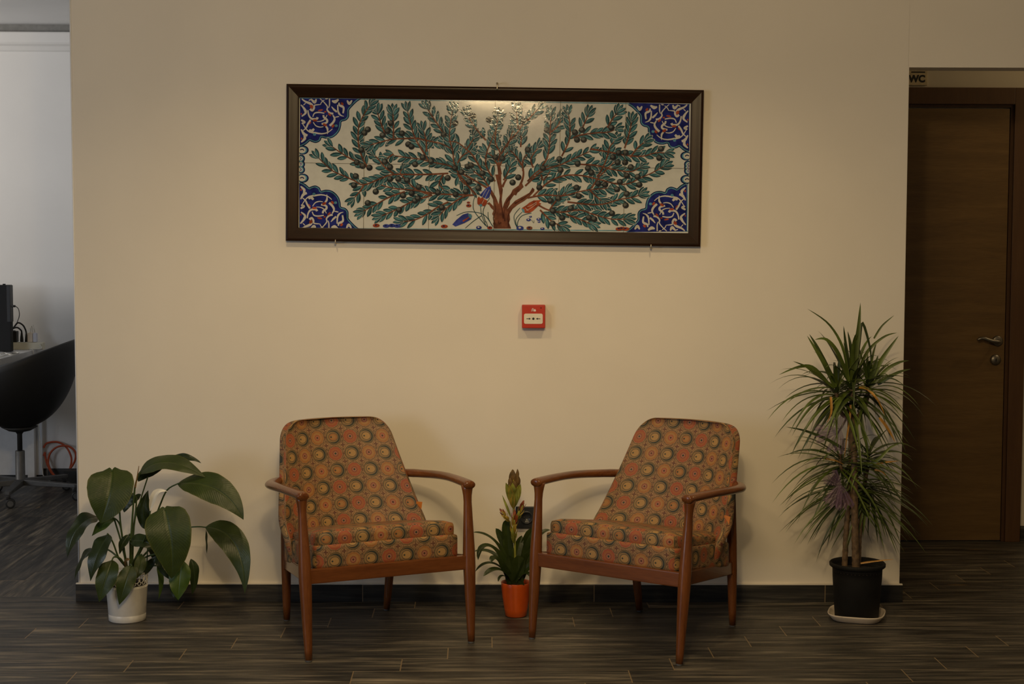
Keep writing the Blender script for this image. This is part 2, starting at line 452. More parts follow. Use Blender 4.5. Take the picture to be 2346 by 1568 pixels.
# ------------------------------------------------------------------ the room
CZ = 2.70
M_BEAD = plain('corner_bead_white', (0.88, 0.87, 0.86, 1), 0.4, var=0.01)
def slab(name, x0, x1, y0, y1, z0, z1, mat):
    m = MB(); m.box(((x0+x1)/2, (y0+y1)/2, (z0+z1)/2), (x1-x0, y1-y0, z1-z0)); return struct(name, m, mat)
Y_TURN = 6.375
OY, DY = 9.444, 7.527
slab('floor', -6.0, 4.6, -2.5, Y_TURN, -0.06, 0.0, M_FLOOR)
m = MB(); m.box(((-6.0-0.2)/2, (Y_TURN+OY+0.2)/2, -0.03), (5.8, OY+0.2-Y_TURN, 0.06)); struct('floor_office', m, M_FLOOR2)
m = MB(); m.box((2.2, (Y_TURN+DY+0.2)/2, -0.03), (4.8, DY+0.2-Y_TURN, 0.06)); struct('floor_corridor', m, M_FLOOR)
slab('ceiling', -6.0, 4.6, -2.5, OY+0.2, CZ, CZ+0.08, M_CEIL)

# front partition: panel left of the opening, lintel over it, pier beyond the frame
WX0, WX1, WX2, WX3 = -1.604, 1.698, 3.15, 4.6
WANG = math.atan2(6.237-6.288, 1.707+1.613)
WM = T(-1.604, 6.300, 0, WANG)
WN = V((math.sin(WANG), -math.cos(WANG), 0))            # towards the camera
WP0 = V((-1.604, 6.300, 0))
WIN = WM.inverted()
def on_wall(px, py, off=0.0): return on_plane(px, py, WP0+WN*off, WN)
def wallq(px, py, off=0.0): return WIN @ on_wall(px, py, off)     # wall-local x, y(into wall), z
WT = 0.125
a1 = WX1-WX0; a2 = WX2-WX0; a3 = WX3-WX0; LZ = 2.137
m = MB()
m.box((a1/2, WT/2, CZ/2), (a1, WT, CZ), bev=0.003)
m.box(((a1+a2)/2, WT/2, (LZ+CZ)/2), (a2-a1+0.008, WT, CZ-LZ), bev=0.0)
m.box(((a2+a3)/2, WT/2, CZ/2), (a3-a2, WT, CZ))
w = struct('wall_front', m, M_WALL); w.matrix_world = WM
# skirting tiles that wrap both ends of the partition
m = MB(); bt = 0.011; bh = 0.070
m.box((a1/2, -bt/2-0.0003, bh/2), (a1+2*bt, bt, bh), bev=0.0015)
m.box((-bt/2-0.0003, WT/2, bh/2), (bt, WT, bh), bev=0.0015)
m.box((a1+bt/2+0.0003, WT/2, bh/2), (bt, WT, bh), bev=0.0015)
b = struct('baseboard_front', m, M_BASE); b.matrix_world = WM
m = MB()   # thin painted ledge of filler over the tiles
m.box((a1/2, -0.006, bh+0.0025), (a1+0.02, 0.0115, 0.005), bev=0.001)
b = struct('trim_1', m, M_WALL); b.matrix_world = WM
m = MB()   # white corner bead on the free end of the partition
m.tube([(0.0018, 0.0018, 0.0752), (0.0018, 0.0018, CZ-0.0005)], 0.0042, 12)
b = struct('trim_4', m, M_BEAD); b.matrix_world = WM
# office behind, left
slab('wall_office', -6.0, -0.2, OY, OY+0.12, 0, CZ, M_OFFICE)
slab('wall_office_side', -0.32, -0.2, 6.45, OY, 0, CZ, M_OFFICE)
slab('baseboard_office', -6.0, -0.33, OY-0.011, OY-0.0003, 0, 0.072, M_BASE)
# cornice of the office: grey band painting in the recess shade, white moulding below it
slab('trim_2', -6.0, -0.33, OY-0.03, OY-0.0003, 2.655, 2.6995, M_SHADETRIM)
m = MB(); prof = [(0, 2.6545), (0.055, 2.6545), (0.060, 2.648), (0.060, 2.594), (0.052, 2.584), (0.030, 2.574), (0.012, 2.552), (0, 2.545)]
m.grid([[V((x, OY-0.0003-d, z)) for d, z in prof] for x in (-6.0, -0.33)], smooth=False); struct('trim_3', m, M_OFFICE)
# corridor behind, right
slab('wall_corridor', -0.2, 4.6, DY, DY+0.12, 0, CZ, M_CORR)
slab('wall_corridor_side', 4.48, 4.6, 6.3, DY, 0, CZ, M_CORR)
slab('baseboard_corridor', 2.6165, 4.48, DY-0.011, DY-0.0003, 0, 0.072, M_BASE)
# side walls of the lobby
slab('wall_right', 4.6, 4.7, -2.5, OY, 0, CZ, M_WALL)
slab('wall_left', -6.1, -6.0, 3.2, OY+0.2, 0, CZ, M_WALL)

# WC door
dr = thing('door_1', None, None, T(2.05, DY, 0)); dr['kind'] = 'structure'; dr['label'] = 'brown wood veneer door with a lever handle in the corridor under the lintel'
LX1 = 2.523-2.05; LX0 = LX1-0.85; LTOP = 2.078
m = MB(); m.box(((LX0+LX1)/2, -0.012, (0.006+LTOP)/2), (LX1-LX0, 0.024, LTOP-0.006), bev=0.002); m.build('door_leaf', M_DOOR, dr)
m = MB()   # casing: outer architrave with a stepped rebate
CX1 = 2.615-2.05; CX0 = LX0-(CX1-LX1); CT = 2.1765; g_ = 0.006; st = 0.020
for x0, x1, z0, z1 in ((LX1+st, CX1, 0, CT), (CX0, LX0-st, 0, CT), (LX0-st, LX1+st, LTOP+st, CT)):
    m.box(((x0+x1)/2, -0.019, (z0+z1)/2), (x1-x0, 0.037, z1-z0), bev=0.003)
for x0, x1, z0, z1 in ((LX1+g_, LX1+st, 0, LTOP+st), (LX0-st, LX0-g_, 0, LTOP+st), (LX0-g_, LX1+g_, LTOP+g_, LTOP+st)):
    m.box(((x0+x1)/2, -0.010, (z0+z1)/2), (x1-x0, 0.018, z1-z0))
m.build('door_casing', M_CASING, dr)
hx, hz = 2.487-2.05, 0.972
m = MB(); m.lathe([(0.0, 0.012), (0.020, 0.012), (0.025, 0.009), (0.026, 0.0)], 28)
for i, p in enumerate(m.v): m.v[i] = (hx+p[0], -0.024-p[2], hz+p[1])
hs = m.build('handle_rose', M_STEEL, dr)
m = MB(); m.tube(spline([(hx, -0.036, hz), (hx, -0.060, hz), (hx-0.012, -0.074, hz), (hx-0.045, -0.074, hz+0.004), (hx-0.085, -0.072, hz+0.016), (hx-0.112, -0.070, hz+0.008)], 24),
       [0.0085]*13+[0.0095]*6+[0.0085, 0.008, 0.008, 0.007, 0.006, 0.004], 12); m.build('door_handle', M_STEEL, dr)
m = MB(); kx, kz = 2.4795-2.05, 0.8815
m.lathe([(0.0, 0.014), (0.012, 0.014), (0.022, 0.010), (0.026, 0.006), (0.026, 0.0)], 28)
for i, p in enumerate(m.v): m.v[i] = (kx+p[0], -0.024-p[2], kz+p[1])
m.build('lock_rose', M_STEEL, dr)
m = MB(); m.box((kx, -0.0385, kz), (0.006, 0.0015, 0.014)); m.build('keyhole', M_BLACKINK, dr)

# WC sign over the door
sx1, sz0, sz1 = 2.130, 2.1885, 2.2585
sg = thing('toilet_sign', 'small square beige WC sign on the wall above the brown door', 'sign', T(sx1-0.045, DY-0.0005, (sz0+sz1)/2))
m = MB(); m.box((0, -0.004, 0), (0.090, 0.008, sz1-sz0), bev=0.0015); m.build('sign_plate', M_SIGN, sg)
def text_mesh(name, s, size, mat, parent, loc, ext=0.0004, xs=1.0, bold=0.0):
    cu = bpy.data.curves.new(name+'_curve', 'FONT'); cu.body = s; cu.size = size; cu.extrude = ext; cu.align_x = 'CENTER'; cu.align_y = 'CENTER'; cu.offset = bold
    to = bpy.data.objects.new(name+'_tmp', cu); COL.objects.link(to)
    me = bpy.data.meshes.new_from_object(to.evaluated_get(bpy.context.evaluated_depsgraph_get()))
    bpy.data.objects.remove(to); me.materials.clear(); me.materials.append(mat)
    o = bpy.data.objects.new(name, me); COL.objects.link(o); o.parent = parent
    o.matrix_local = Matrix.Translation(loc) @ Matrix.Rotation(PI/2, 4, 'X') @ Matrix.Diagonal((xs, 1, 1, 1))
    return o
text_mesh('lettering', 'WC', 0.045, M_BLACKINK, sg, (-0.005, -0.0085, -0.006), xs=0.98, bold=0.0022)
m = MB(); m.box((0.0, -0.0083, 0.0265), (0.066, 0.0006, 0.006)); m.build('caption_strip', M_BLACKINK, sg)
# ------------------------------------------------------------------ framed tile picture
OFF = 0.030                                         # frame face stands this far off the wall
q = [on_wall(*p, OFF) for p in ((655, 191), (1612, 207), (1606, 565), (655, 553))]
ctr = (q[0]+q[1]+q[2]+q[3])/4
PWD = ((q[1]-q[0]).length+(q[2]-q[3]).length)/2; PHT = ((q[0]-q[3]).length+(q[1]-q[2]).length)/2
ex = ((q[1]-q[0])+(q[2]-q[3])).normalized(); ey = -WN; ex = (ex-ey*ex.dot(ey)).normalized(); ez = ex.cross(ey)
PC = ctr-WN*OFF
PM = Matrix(((ex.x, ey.x, ez.x, PC.x), (ex.y, ey.y, ez.y, PC.y), (ex.z, ey.z, ez.z, PC.z), (0, 0, 0, 1)))
PI_ = PM.inverted()
pic = thing('tile_picture', 'large dark wood framed tile panel with painted olive tree on the wall', 'wall art', PM)
FACE = 0.017
def art(px, py): 
    p = PI_ @ on_wall(px, py, FACE); return (p.x, p.z)
iq = [art(*p) for p in ((685.5, 222.5), (1582.5, 238), (1577.5, 532), (683.5, 525))]
IX0, IX1 = (iq[0][0]+iq[3][0])/2, (iq[1][0]+iq[2][0])/2
IZ1, IZ0 = (iq[0][1]+iq[1][1])/2, (iq[2][1]+iq[3][1])/2
# mitred moulding: (inset fraction, height off the wall)
m = MB()
prof = [(0.0, 0.0005), (0.0, 0.0255), (0.025, 0.0290), (0.07, 0.0308), (0.14, 0.0312), (0.24, 0.0308), (0.34, 0.0298), (0.50, 0.0282), (0.66, 0.0268), (0.82, 0.0254), (0.95, 0.0242), (0.985, 0.0235), (1.0, 0.0215), (1.0, 0.006)]
O = [(-PWD/2, PHT/2), (PWD/2, PHT/2), (PWD/2, -PHT/2), (-PWD/2, -PHT/2)]
I = [(IX0, IZ1), (IX1, IZ1), (IX1, IZ0), (IX0, IZ0)]
for k in range(4):
    k2 = (k+1) % 4; rows = []
    for t in (k, k2):
        rows.append([V((lerp(O[t][0], I[t][0], f), -h, lerp(O[t][1], I[t][1], f))) for f, h in prof])
    m.grid(rows)
M_FRAMEV = make_wood('dark_frame_wood_upright', (0.0130, 0.0048, 0.0016), (0.0215, 0.0080, 0.0026), (0.034, 0.0130, 0.0042), 2, 0.30, coat=0.0, sp=0.17)
mi = []
for i, f in enumerate(m.f): m.mi[i] = 1 if (i//(len(prof)-1)) % 2 else 0
m.build('frame', [M_FRAME, M_FRAMEV], pic)

# tiles and the painting fired on them (one mesh: base tiles plus the glaze layers)
mats = list(M_GL.keys()); MI = {k: i for i, k in enumerate(mats)}
A = MB(); bd = MB()
TW = (IX1-IX0)/6; TH = (IZ1-IZ0)/2
for i in range(6):
    for j in range(2):
        cx_, cz_ = IX0+TW*(i+0.5), IZ0+TH*(j+0.5)
        A.box((cx_, -(FACE+0.006)/2, cz_), (TW-0.0006, FACE-0.006, TH-0.0006), MI['white'], bev=0.0008)
LAY = [0]
def poly(pts, mat, lay, local=False):
    P = [p if local else art(*p) for p in pts]
    P = [(min(max(x, IX0+0.001), IX1-0.001), min(max(z, IZ0+0.001), IZ1-0.001)) for x, z in P]
    y = -FACE-lay
    A.add([(x, y, z) for x, z in P], [tuple(range(len(P)))], None, MI[mat], False)
def ribbon(pts, w0, w1, mat, lay, n=None, wm=None):
    """tapered painted stroke, widths in photo pixels"""
    n = n or max(6, 4*(len(pts)-1)); P = spline([(x, y, 0) for x, y in pts], n); L = []; R = []
    for i, p in enumerate(P):
        t = (P[min(i+1, n)]-P[max(i-1, 0)]); 
        if t.length < 1e-6: continue
        t.normalize(); f = i/n
        w = lerp(w0, w1, f) if wm is None else (lerp(w0, wm, f*2) if f < 0.5 else lerp(wm, w1, f*2-1))
        nn = V((-t.y, t.x, 0))*w/2; L.append(p+nn); R.append(p-nn)
    rows = []
    for a, b in zip(L, R):
        r = []
        for p in (a, b):
            x, z = art(p.x, p.y); r.append((min(max(x, IX0+0.001), IX1-0.001), -FACE-lay, min(max(z, IZ0+0.001), IZ1-0.001)))
        rows.append(r)
    A.grid(rows, mi=MI[mat], smooth=False)
def disc(x, y, r, mat, lay, ry=None, ang=0.0, n=18):
    ry = ry or r; ca, sa = math.cos(ang), math.sin(ang)
    poly([(x+r*math.cos(2*PI*k/n)*ca-ry*math.sin(2*PI*k/n)*sa, y+r*math.cos(2*PI*k/n)*sa+ry*math.sin(2*PI*k/n)*ca) for k in range(n)], mat, lay)
def lens(x, y, dx, dy, w, mat, lay, bias=0.58, sc=1.0, ox=0.0, ow=0.0):
    """leaf from base (x,y) along (dx,dy)"""
    L = math.hypot(dx, dy); ux, uy = dx/L, dy/L; pts = []
    prof = [(0, 0.03), (0.12, 0.36), (0.3, 0.80), (0.5, 1.0), (0.68, 0.96), (0.84, 0.66), (0.94, 0.32), (1.0, 0.0)]
    def at(f, h): return (x+ux*L*f-uy*h, y+uy*L*f+ux*h)
    c = 0.5
    for f, h in prof: pts.append(at(c+(f-c)*sc+ox, h*w/2*sc+ow))
    for f, h in prof[-2::-1]: pts.append(at(c+(f-c)*sc+ox, -h*w/2*sc+ow))
    poly(pts, mat, lay)
cnt = [0]
rl = random.Random(11)
B1, B2, B3, B4 = 0.00012, 0.00024, 0.00036, 0.00130
def leafat(x, y, ang, L=20.0, w=8.2):
    i = cnt[0]; cnt[0] += 1; z = B3+(i % 28)*0.000032
    dx, dy = math.cos(ang)*L, math.sin(ang)*L
    lens(x, y, dx*1.04, dy*1.04, w+1.8, 'cream', z)
    lens(x, y, dx, dy, w, 'leaf', z+0.00001)
    lens(x, y, dx, dy, w*0.58, 'leaflight', z+0.00002, sc=0.80, ow=rl.choice((-1, 1))*w*0.10)
CL = lambda x, y: (640+x/3.824, 170+y/3.824)
CRr = lambda x, y: (1130+x/3.824, 170+y/3.824)
def branch(cv, pts, w0=3.2, w1=1.4, leaves=True, start=0.25, step=14.6, L=27.0, skip=()):
    P = [cv(*p) for p in pts]
    ribbon(P, w0, w1, 'branch', 0.00128+len(A.f) % 7*0.000003)
    if not leaves: return
    n = 60; S_ = spline([(x, y, 0) for x, y in P], n); acc = [0.0]
    for i in range(n): acc.append(acc[-1]+(S_[i+1]-S_[i]).length)
    tot = acc[-1]; d = tot*start; k = 0
    while d < tot-2:
        i = max(j for j in range(n+1) if acc[j] <= d); i = min(i, n-1)
        t = S_[i+1]-S_[i]; a = math.atan2(t.y, t.x); s = S_[i]
        for sd in (-1, 1):
            if rl.random() < 0.06: continue
            leafat(s.x, s.y, a+sd*(0.56+rl.uniform(-0.14, 0.14)), L*rl.uniform(0.85, 1.08), 9.2*rl.uniform(0.9, 1.12))
        d += step*rl.uniform(0.88, 1.12)
    t = S_[n]-S_[n-1]; a = math.atan2(t.y, t.x)
    for o in (-0.42, 0.0, 0.42): leafat(S_[n].x, S_[n].y, a+o, L*0.95, 8.2)
# border
for a_, b_ in (((686, 225), (1580, 240)), ((684, 523), (1576, 530))): ribbon([a_, ((a_[0]+b_[0])/2, (a_[1]+b_[1])/2), b_], 2.2, 2.2, 'turq', B1)
for a_, b_ in (((688.5, 224), (686.5, 524)), ((1578.5, 238), (1573.5, 531))): ribbon([a_, ((a_[0]+b_[0])/2, (a_[1]+b_[1])/2), b_], 2.0, 2.0, 'turq', B1)
# corner cartouches, drawn once in corner units and mirrored
def cart(fx, fy):
    """photo pixel of a point (x right, y down, in px) measured from the top-left corner of the tiles, mirrored"""
    ox = 687.5 if not fx else 1577.0; oy = 225.5 if not fy else 527.5
    if fx: oy += 13.5 if not fy else 2.8
    def f(x, y): return (ox+(-x if fx else x)-(1.4 if fy and not fx else 0)-(4.0 if fx and fy else 0)+(1.5 if fx and not fy else 0), oy+(-y if fy else y))
    return f
C1 = lambda x, y: ((x-75)/9.8, (y-105)/9.8)         # from the corner crop
outl = [C1(*p) for p in ((1450, 105), (1330, 185), (1180, 345), (1165, 420), (1160, 520), (1100, 590), (1000, 625), (985, 720), (950, 830), (880, 920), (780, 985), (660, 1000), (555, 980), (520, 1050), (430, 1095), (330, 1070), (290, 1055), (200, 1130), (85, 1190))]
def smooth_out(o, push):
    P = spline([(x, y, 0) for x, y in o], 90); r = []
    for i, p in enumerate(P):
        t = (P[min(i+1, 90)]-P[max(i-1, 0)]).normalized(); nn = V((t.y, -t.x, 0))
        if nn.dot(V((1, 1, 0))) < 0: nn = -nn
        r.append((p.x+nn.x*push, p.y+nn.y*push))
    return r
wh = [  # white arabesque strokes in crop pixels, (points, w0, wmid, w1)
 ([(115, 115), (190, 175), (290, 215), (350, 260), (330, 310)], 3, 6.5, 3), ([(300, 340), (350, 380), (390, 320), (400, 260), (520, 245)], 6, 5, 2),
 ([(530, 250), (560, 190), (620, 140)], 2, 2.4, 2), ([(520, 110), (600, 180), (690, 290), (680, 360), (740, 430), (820, 450)], 2, 3.5, 5.5),
 ([(735, 110), (735, 250), (715, 320)], 3.5, 3, 1.5), ([(250, 370), (270, 480), (330, 560), (440, 570), (470, 530)], 3, 5, 6.5),
 ([(360, 520), (400, 440), (500, 420), (620, 440)], 2.5, 3.6, 3), ([(600, 480), (610, 530), (680, 590), (670, 650), (560, 680)], 5, 5.5, 5),
 ([(450, 625), (550, 615), (630, 570), (680, 480)], 1.6, 2.8, 2), ([(370, 640), (430, 720), (520, 750), (600, 740)], 2.2, 3, 2),
 ([(650, 730), (690, 790), (690, 910)], 4.5, 5, 0.8), ([(810, 480), (850, 560), (820, 640), (740, 720)], 3, 5.5, 6),
 ([(310, 590), (250, 680), (210, 770), (140, 830)], 5, 4.5, 2), ([(130, 670), (200, 780), (290, 860), (420, 880), (560, 900), (700, 870), (800, 790)], 2, 4.2, 2),
 ([(280, 810), (330, 840), (390, 790)], 5, 8, 5), ([(920, 250), (930, 400), (980, 480), (1060, 510)], 3, 5, 1), ([(950, 200), (960, 260), (1050, 310), (1040, 440)], 3, 6, 4),
 ([(780, 290), (840, 360), (900, 410)], 1.6, 5, 5), ([(860, 530), (950, 510)], 2, 3, 2), ([(150, 260), (200, 210)], 1.5, 2.6, 1.5),
 ([(95, 250), (170, 340), (200, 430), (110, 510)], 3, 7, 3), ([(100, 590), (170, 640), (110, 670)], 4, 7, 3), ([(100, 800), (160, 900), (240, 940)], 3, 7, 6), ([(100, 1090), (180, 1010), (170, 930)], 3, 7, 5),
 ([(320, 120), (400, 190), (440, 120)], 3, 8, 3), ([(790, 160), (860, 180), (940, 130)], 3, 9, 4), ([(1130, 150), (1180, 220), (1240, 150)], 3, 8, 3), ([(270, 150), (330, 125)], 2, 3, 2), ([(640, 120), (700, 110)], 2, 3, 2)]
rd = [((330, 290), 6.0, 4.6, 0.9), ((530, 372), 7.5, 2.6, -0.2), ((740, 470), 6.0, 3.0, 0.8), ((410, 600), 7.0, 3.4, 0.0), ((300, 660), 5.0, 2.0, -0.9), ((630, 700), 6.5, 4.0, 0.5), ((815, 725), 5.5, 3.6, -0.9), ((1020, 225), 5.0, 3.6, 0.8), ((640, 405), 3.4, 2.4, 0), ((110, 1010), 2.4, 3.4, 0), ((105, 455), 2.0, 2.8, 0)]
for fx in (False, True):
    for fy in (False, True):
        f = cart(fx, fy); z = B2
        poly([f(*p) for p in [(0, 0)]+smooth_out(outl, 1.3)], 'navy', z)
        poly([f(*p) for p in [(0, 0)]+smooth_out(outl, -0.9)], 'turq', z+0.00002)
        poly([f(*p) for p in [(0, 0)]+smooth_out(outl, -3.1)], 'navy', z+0.00004)
        poly([f(*p) for p in [(0, 0)]+smooth_out(outl, -4.2)], 'cobalt', z+0.00006)
        for k, (pts, w0, wm, w1) in enumerate(wh):
            ribbon([f(*C1(*p)) for p in pts], w0*0.85, w1*0.85, 'cream', z+0.00008+k*0.000003, n=12, wm=wm*0.9)
        for (p, a_, b_, an) in rd:
            x, y = f(*C1(*p)); an = an*(-1 if fx != fy else 1); disc(x, y, a_/1.25, 'red', z+0.00018, b_/1.25, an, 10)
        for p in ((400, 915), (885, 720)): disc(*f(*C1(*p)), 3.6, 'turq', z+0.0002, 3.2, 0, 12)
    # little scrolls between the cartouches on the short sides
    f = cart(fx, False); h = 301.5 if not fx else 291.0
    for yy in (118.5, h-118.5):
        disc(*f(6.5, yy), 13.5, 'navy', B1+0.00003, 10.5); disc(*f(5.5, yy), 10.6, 'turq', B1+0.00005, 8.2); disc(*f(4.0, yy), 9.0, 'cream', B1+0.00007, 7.0)
        ribbon([f(0, yy), f(5, yy-2), f(9, yy+1)], 2.4, 2.4, 'navy', B1+0.00009, n=6)
    for yy in (138, h/2, h-138):
        disc(*f(3.0, yy), 8.5, 'navy', B1+0.00002, 9.0); disc(*f(2.0, yy), 6.4, 'turq', B1+0.00004, 6.6); disc(*f(1.0, yy), 5.0, 'cream', B1+0.00006, 5.0)
        ribbon([f(0, yy-3), f(3, yy), f(0, yy+3)], 1.8, 1.8, 'blue', B1+0.00008, n=6)
# trunk
CT_ = lambda x, y: (1010+x/8.379, 400+y/8.379)
poly([CT_(*p) for p in ((1020, 1040), (1000, 940), (1030, 850), (985, 760), (1010, 690), (960, 640), (930, 590), (880, 560), (930, 530), (1010, 610), (1000, 480), (950, 370), (930, 290), (980, 300), (1060, 440), (1110, 570), (1130, 420), (1110, 280), (1080, 150), (1040, 0), (1160, 0), (1160, 150), (1190, 290), (1170, 480), (1185, 640), (1210, 560), (1260, 460), (1340, 370), (1380, 290), (1480, 220), (1560, 170), (1590, 240), (1500, 330), (1400, 400), (1330, 500), (1320, 570), (1270, 670), (1330, 600), (1430, 500), (1560, 430), (1700, 350), (1760, 250), (1800, 290), (1790, 330), (1700, 430), (1600, 510), (1480, 580), (1380, 660), (1320, 760), (1330, 860), (1310, 930), (1350, 1040))], 'branch', B2+0.00008)
for p in (((1040, 560), (1050, 700), (1010, 830), (1040, 960)), ((1150, 400), (1150, 560), (1180, 700), (1200, 850)), ((1240, 620), (1210, 760), (1230, 900)), ((1330, 690), (1290, 800), (1300, 1000)), ((1100, 880), (1120, 950), (1160, 920)), ((1390, 320), (1320, 450), (1250, 560)), ((1770, 300), (1600, 450), (1420, 560))):
    ribbon([CT_(*q_) for q_ in p], 1.2, 3.6, 'bark', B2+0.00010)
ribbon([CRr(*p) for p in ((190, 1060), (250, 940), (265, 860), (250, 760))], 6, 3, 'branch', B2+0.00003)
ribbon([CRr(*p) for p in ((60, 880), (45, 780), (40, 720))], 9, 5, 'branch', B2+0.00003)
ribbon([CRr(*p) for p in ((80, 990), (110, 930), (180, 840))], 6, 2, 'branch', B2+0.00003)
# branches (crop pixels of the left and right halves)
Ls = [
 [(1840, 1010), (1690, 920), (1560, 850), (1480, 800), (1330, 770), (1230, 745), (1110, 730), (1010, 715)],
 [(1720, 1060), (1640, 960), (1570, 870), (1530, 780), (1520, 680), (1490, 560), (1500, 430), (1515, 330)],
 [(1320, 780), (1270, 700), (1190, 560), (1150, 440), (1125, 330)], [(1190, 560), (1100, 565), (990, 570), (870, 600), (800, 620)],
 [(1450, 540), (1400, 460), (1340, 370), (1300, 310)], [(1000, 870), (930, 820), (880, 760), (840, 715)],
 [(1480, 870), (1240, 880), (1000, 880), (900, 910), (740, 970), (650, 930), (560, 890), (470, 850), (400, 790), (350, 740)],
 [(740, 970), (705, 1030), (660, 1080)], [(790, 840), (740, 760), (700, 650), (690, 550), (700, 440), (750, 340), (790, 280)],
 [(780, 820), (640, 750), (540, 690), (470, 640)], [(1330, 1060), (1200, 1010), (1130, 950), (1060, 870), (1080, 830)],
 [(1690, 1060), (1400, 1050), (1200, 1020), (1000, 1000), (890, 970)], [(1700, 1060), (1600, 1080), (1470, 1170), (1400, 1240)],
 [(1340, 1060), (1180, 1110), (1020, 1190), (900, 1240)], [(1100, 1030), (960, 1080), (850, 1140), (740, 1200)],
 [(1480, 1120), (1380, 1170), (1290, 1230), (1180, 1280), (1090, 1290)], [(1890, 940), (1810, 800), (1820, 680), (1855, 590), (1890, 500)],
 [(1810, 580), (1740, 500), (1690, 430), (1655, 370)], [(1780, 860), (1700, 720), (1640, 660), (1560, 600), (1480, 590)], [(1640, 660), (1680, 600), (1700, 560)],
 [(1000, 560), (1000, 440), (995, 350)], [(930, 530), (890, 430), (860, 340)], [(1290, 680), (1285, 580), (1265, 500)], [(1560, 780), (1600, 720), (1660, 680)], [(1200, 560), (1330, 590), (1420, 610), (1500, 650)], [(1000, 700), (940, 740)], [(1440, 870), (1400, 960), (1440, 1010)]]
Rs = [
 [(430, 800), (470, 740), (490, 640), (500, 480), (505, 370)], [(280, 980), (430, 850), (600, 790), (750, 720), (840, 680)],
 [(350, 1070), (480, 950), (620, 890), (780, 890), (950, 930), (1100, 965), (1200, 955), (1280, 915), (1400, 860), (1490, 810)],
 [(700, 560), (760, 535), (900, 515), (1000, 510), (1060, 490)], [(850, 655), (1000, 680), (1150, 710), (1300, 720), (1420, 690), (1500, 690)],
 [(1000, 470), (1040, 400), (1080, 345)], [(770, 500), (800, 430), (830, 360)], [(1150, 650), (1180, 560), (1200, 480), (1210, 420)],
 [(300, 1085), (450, 1060), (620, 1065), (800, 1020), (1000, 1000)], [(650, 1120), (820, 1140), (960, 1140), (1100, 1100), (1220, 1080), (1280, 1060)],
 [(400, 1150), (480, 1190), (600, 1210), (750, 1190), (880, 1230), (1040, 1270), (1160, 1270)], [(410, 1190), (500, 1280), (590, 1330)],
 [(640, 1230), (740, 1265), (850, 1310)], [(600, 720), (650, 620), (672, 540), (670, 430), (660, 360)], [(70, 700), (130, 600), (220, 500), (265, 430), (320, 380)],
 [(40, 760), (60, 690), (20, 600), (30, 450), (40, 380)], [(910, 900), (960, 820), (1000, 720), (1020, 640), (1060, 590)], [(740, 790), (900, 800), (1050, 835), (1200, 855), (1280, 820)],
 [(240, 640), (245, 560), (240, 540)], [(350, 820), (330, 740), (390, 650)], [(860, 1000), (930, 900), (1060, 770)], [(220, 480), (210, 400), (205, 330)], [(300, 410), (340, 360), (390, 310)], [(120, 640), (150, 560), (170, 500)],
 [(260, 850), (260, 760), (300, 700)], [(500, 1180), (560, 1100), (640, 1040)], [(1200, 730), (1260, 650), (1320, 600)], [(490, 520), (560, 460), (590, 400)], [(840, 1010), (900, 1070), (950, 1110)]]
Rs += [[(60, 800), (90, 730), (130, 680)], [(40, 800), (0, 730), (-50, 690)], [(250, 800), (200, 720), (150, 670)], [(90, 930), (120, 880), (150, 810)], [(420, 880), (440, 930), (500, 850)], [(300, 940), (380, 860), (480, 800)]]
Ls += [[(1840, 1000), (1790, 920), (1700, 850)], [(1560, 870), (1600, 940), (1680, 1000)]]
for P in Ls: branch(CL, P, 4.0, 2.0, start=0.10)
for P in Rs: branch(CRr, P, 4.0, 2.0, start=0.12)
Lo = [(775,485),(745,515),(905,535),(948,500),(978,430),(1075,520),(1130,615),(1158,635),(1258,730),(720,665),(680,775),(730,805),(790,820),(925,770),(970,815),(670,895),(655,975),(970,920),(1043,920),(1120,930),(1222,990),(1160,1045),(1085,1065),(845,1030),(1050,1190),(1190,1110),(1215,1090),(1390,1040),(1475,910),(1540,825),(1595,860),(1650,810),(1680,800),(1440,530),(1540,430),(1695,365),(1835,400),(1855,920),(1745,1000),(1635,1030),(1665,945),(1780,870),(1545,1055),(775,1130),(1190,790),(1425,1170),(1330,765)]
Ro = [(265,410),(305,665),(220,905),(170,950),(405,995),(438,825),(580,745),(590,840),(740,785),(830,825),(860,865),(715,510),(778,490),(735,575),(793,575),(1035,470),(1100,690),(1160,690),(1090,775),(1155,775),(1205,815),(1170,890),(1110,945),(1085,1010),(1265,900),(1280,970),(1470,655),(1455,735),(920,960),(980,970),(730,995),(750,1070),(500,1110),(570,1090),(525,1200),(605,1260),(680,1175),(840,1260),(885,1270),(1040,1220),(520,1310),(1170,1050),(1160,1150),(1050,730),(80,740),(20,730),(470,490)]
for i, (cv, p) in enumerate([(CL, p) for p in Lo]+[(CRr, p) for p in Ro]):
    x, y = cv(*p); z = B4+(i % 6)*0.00005
    disc(x, y, 7.3, 'olive', z, 7.0); disc(x-1.5, y-2.0, 3.9, 'olivelight', z+0.00002, 3.4)
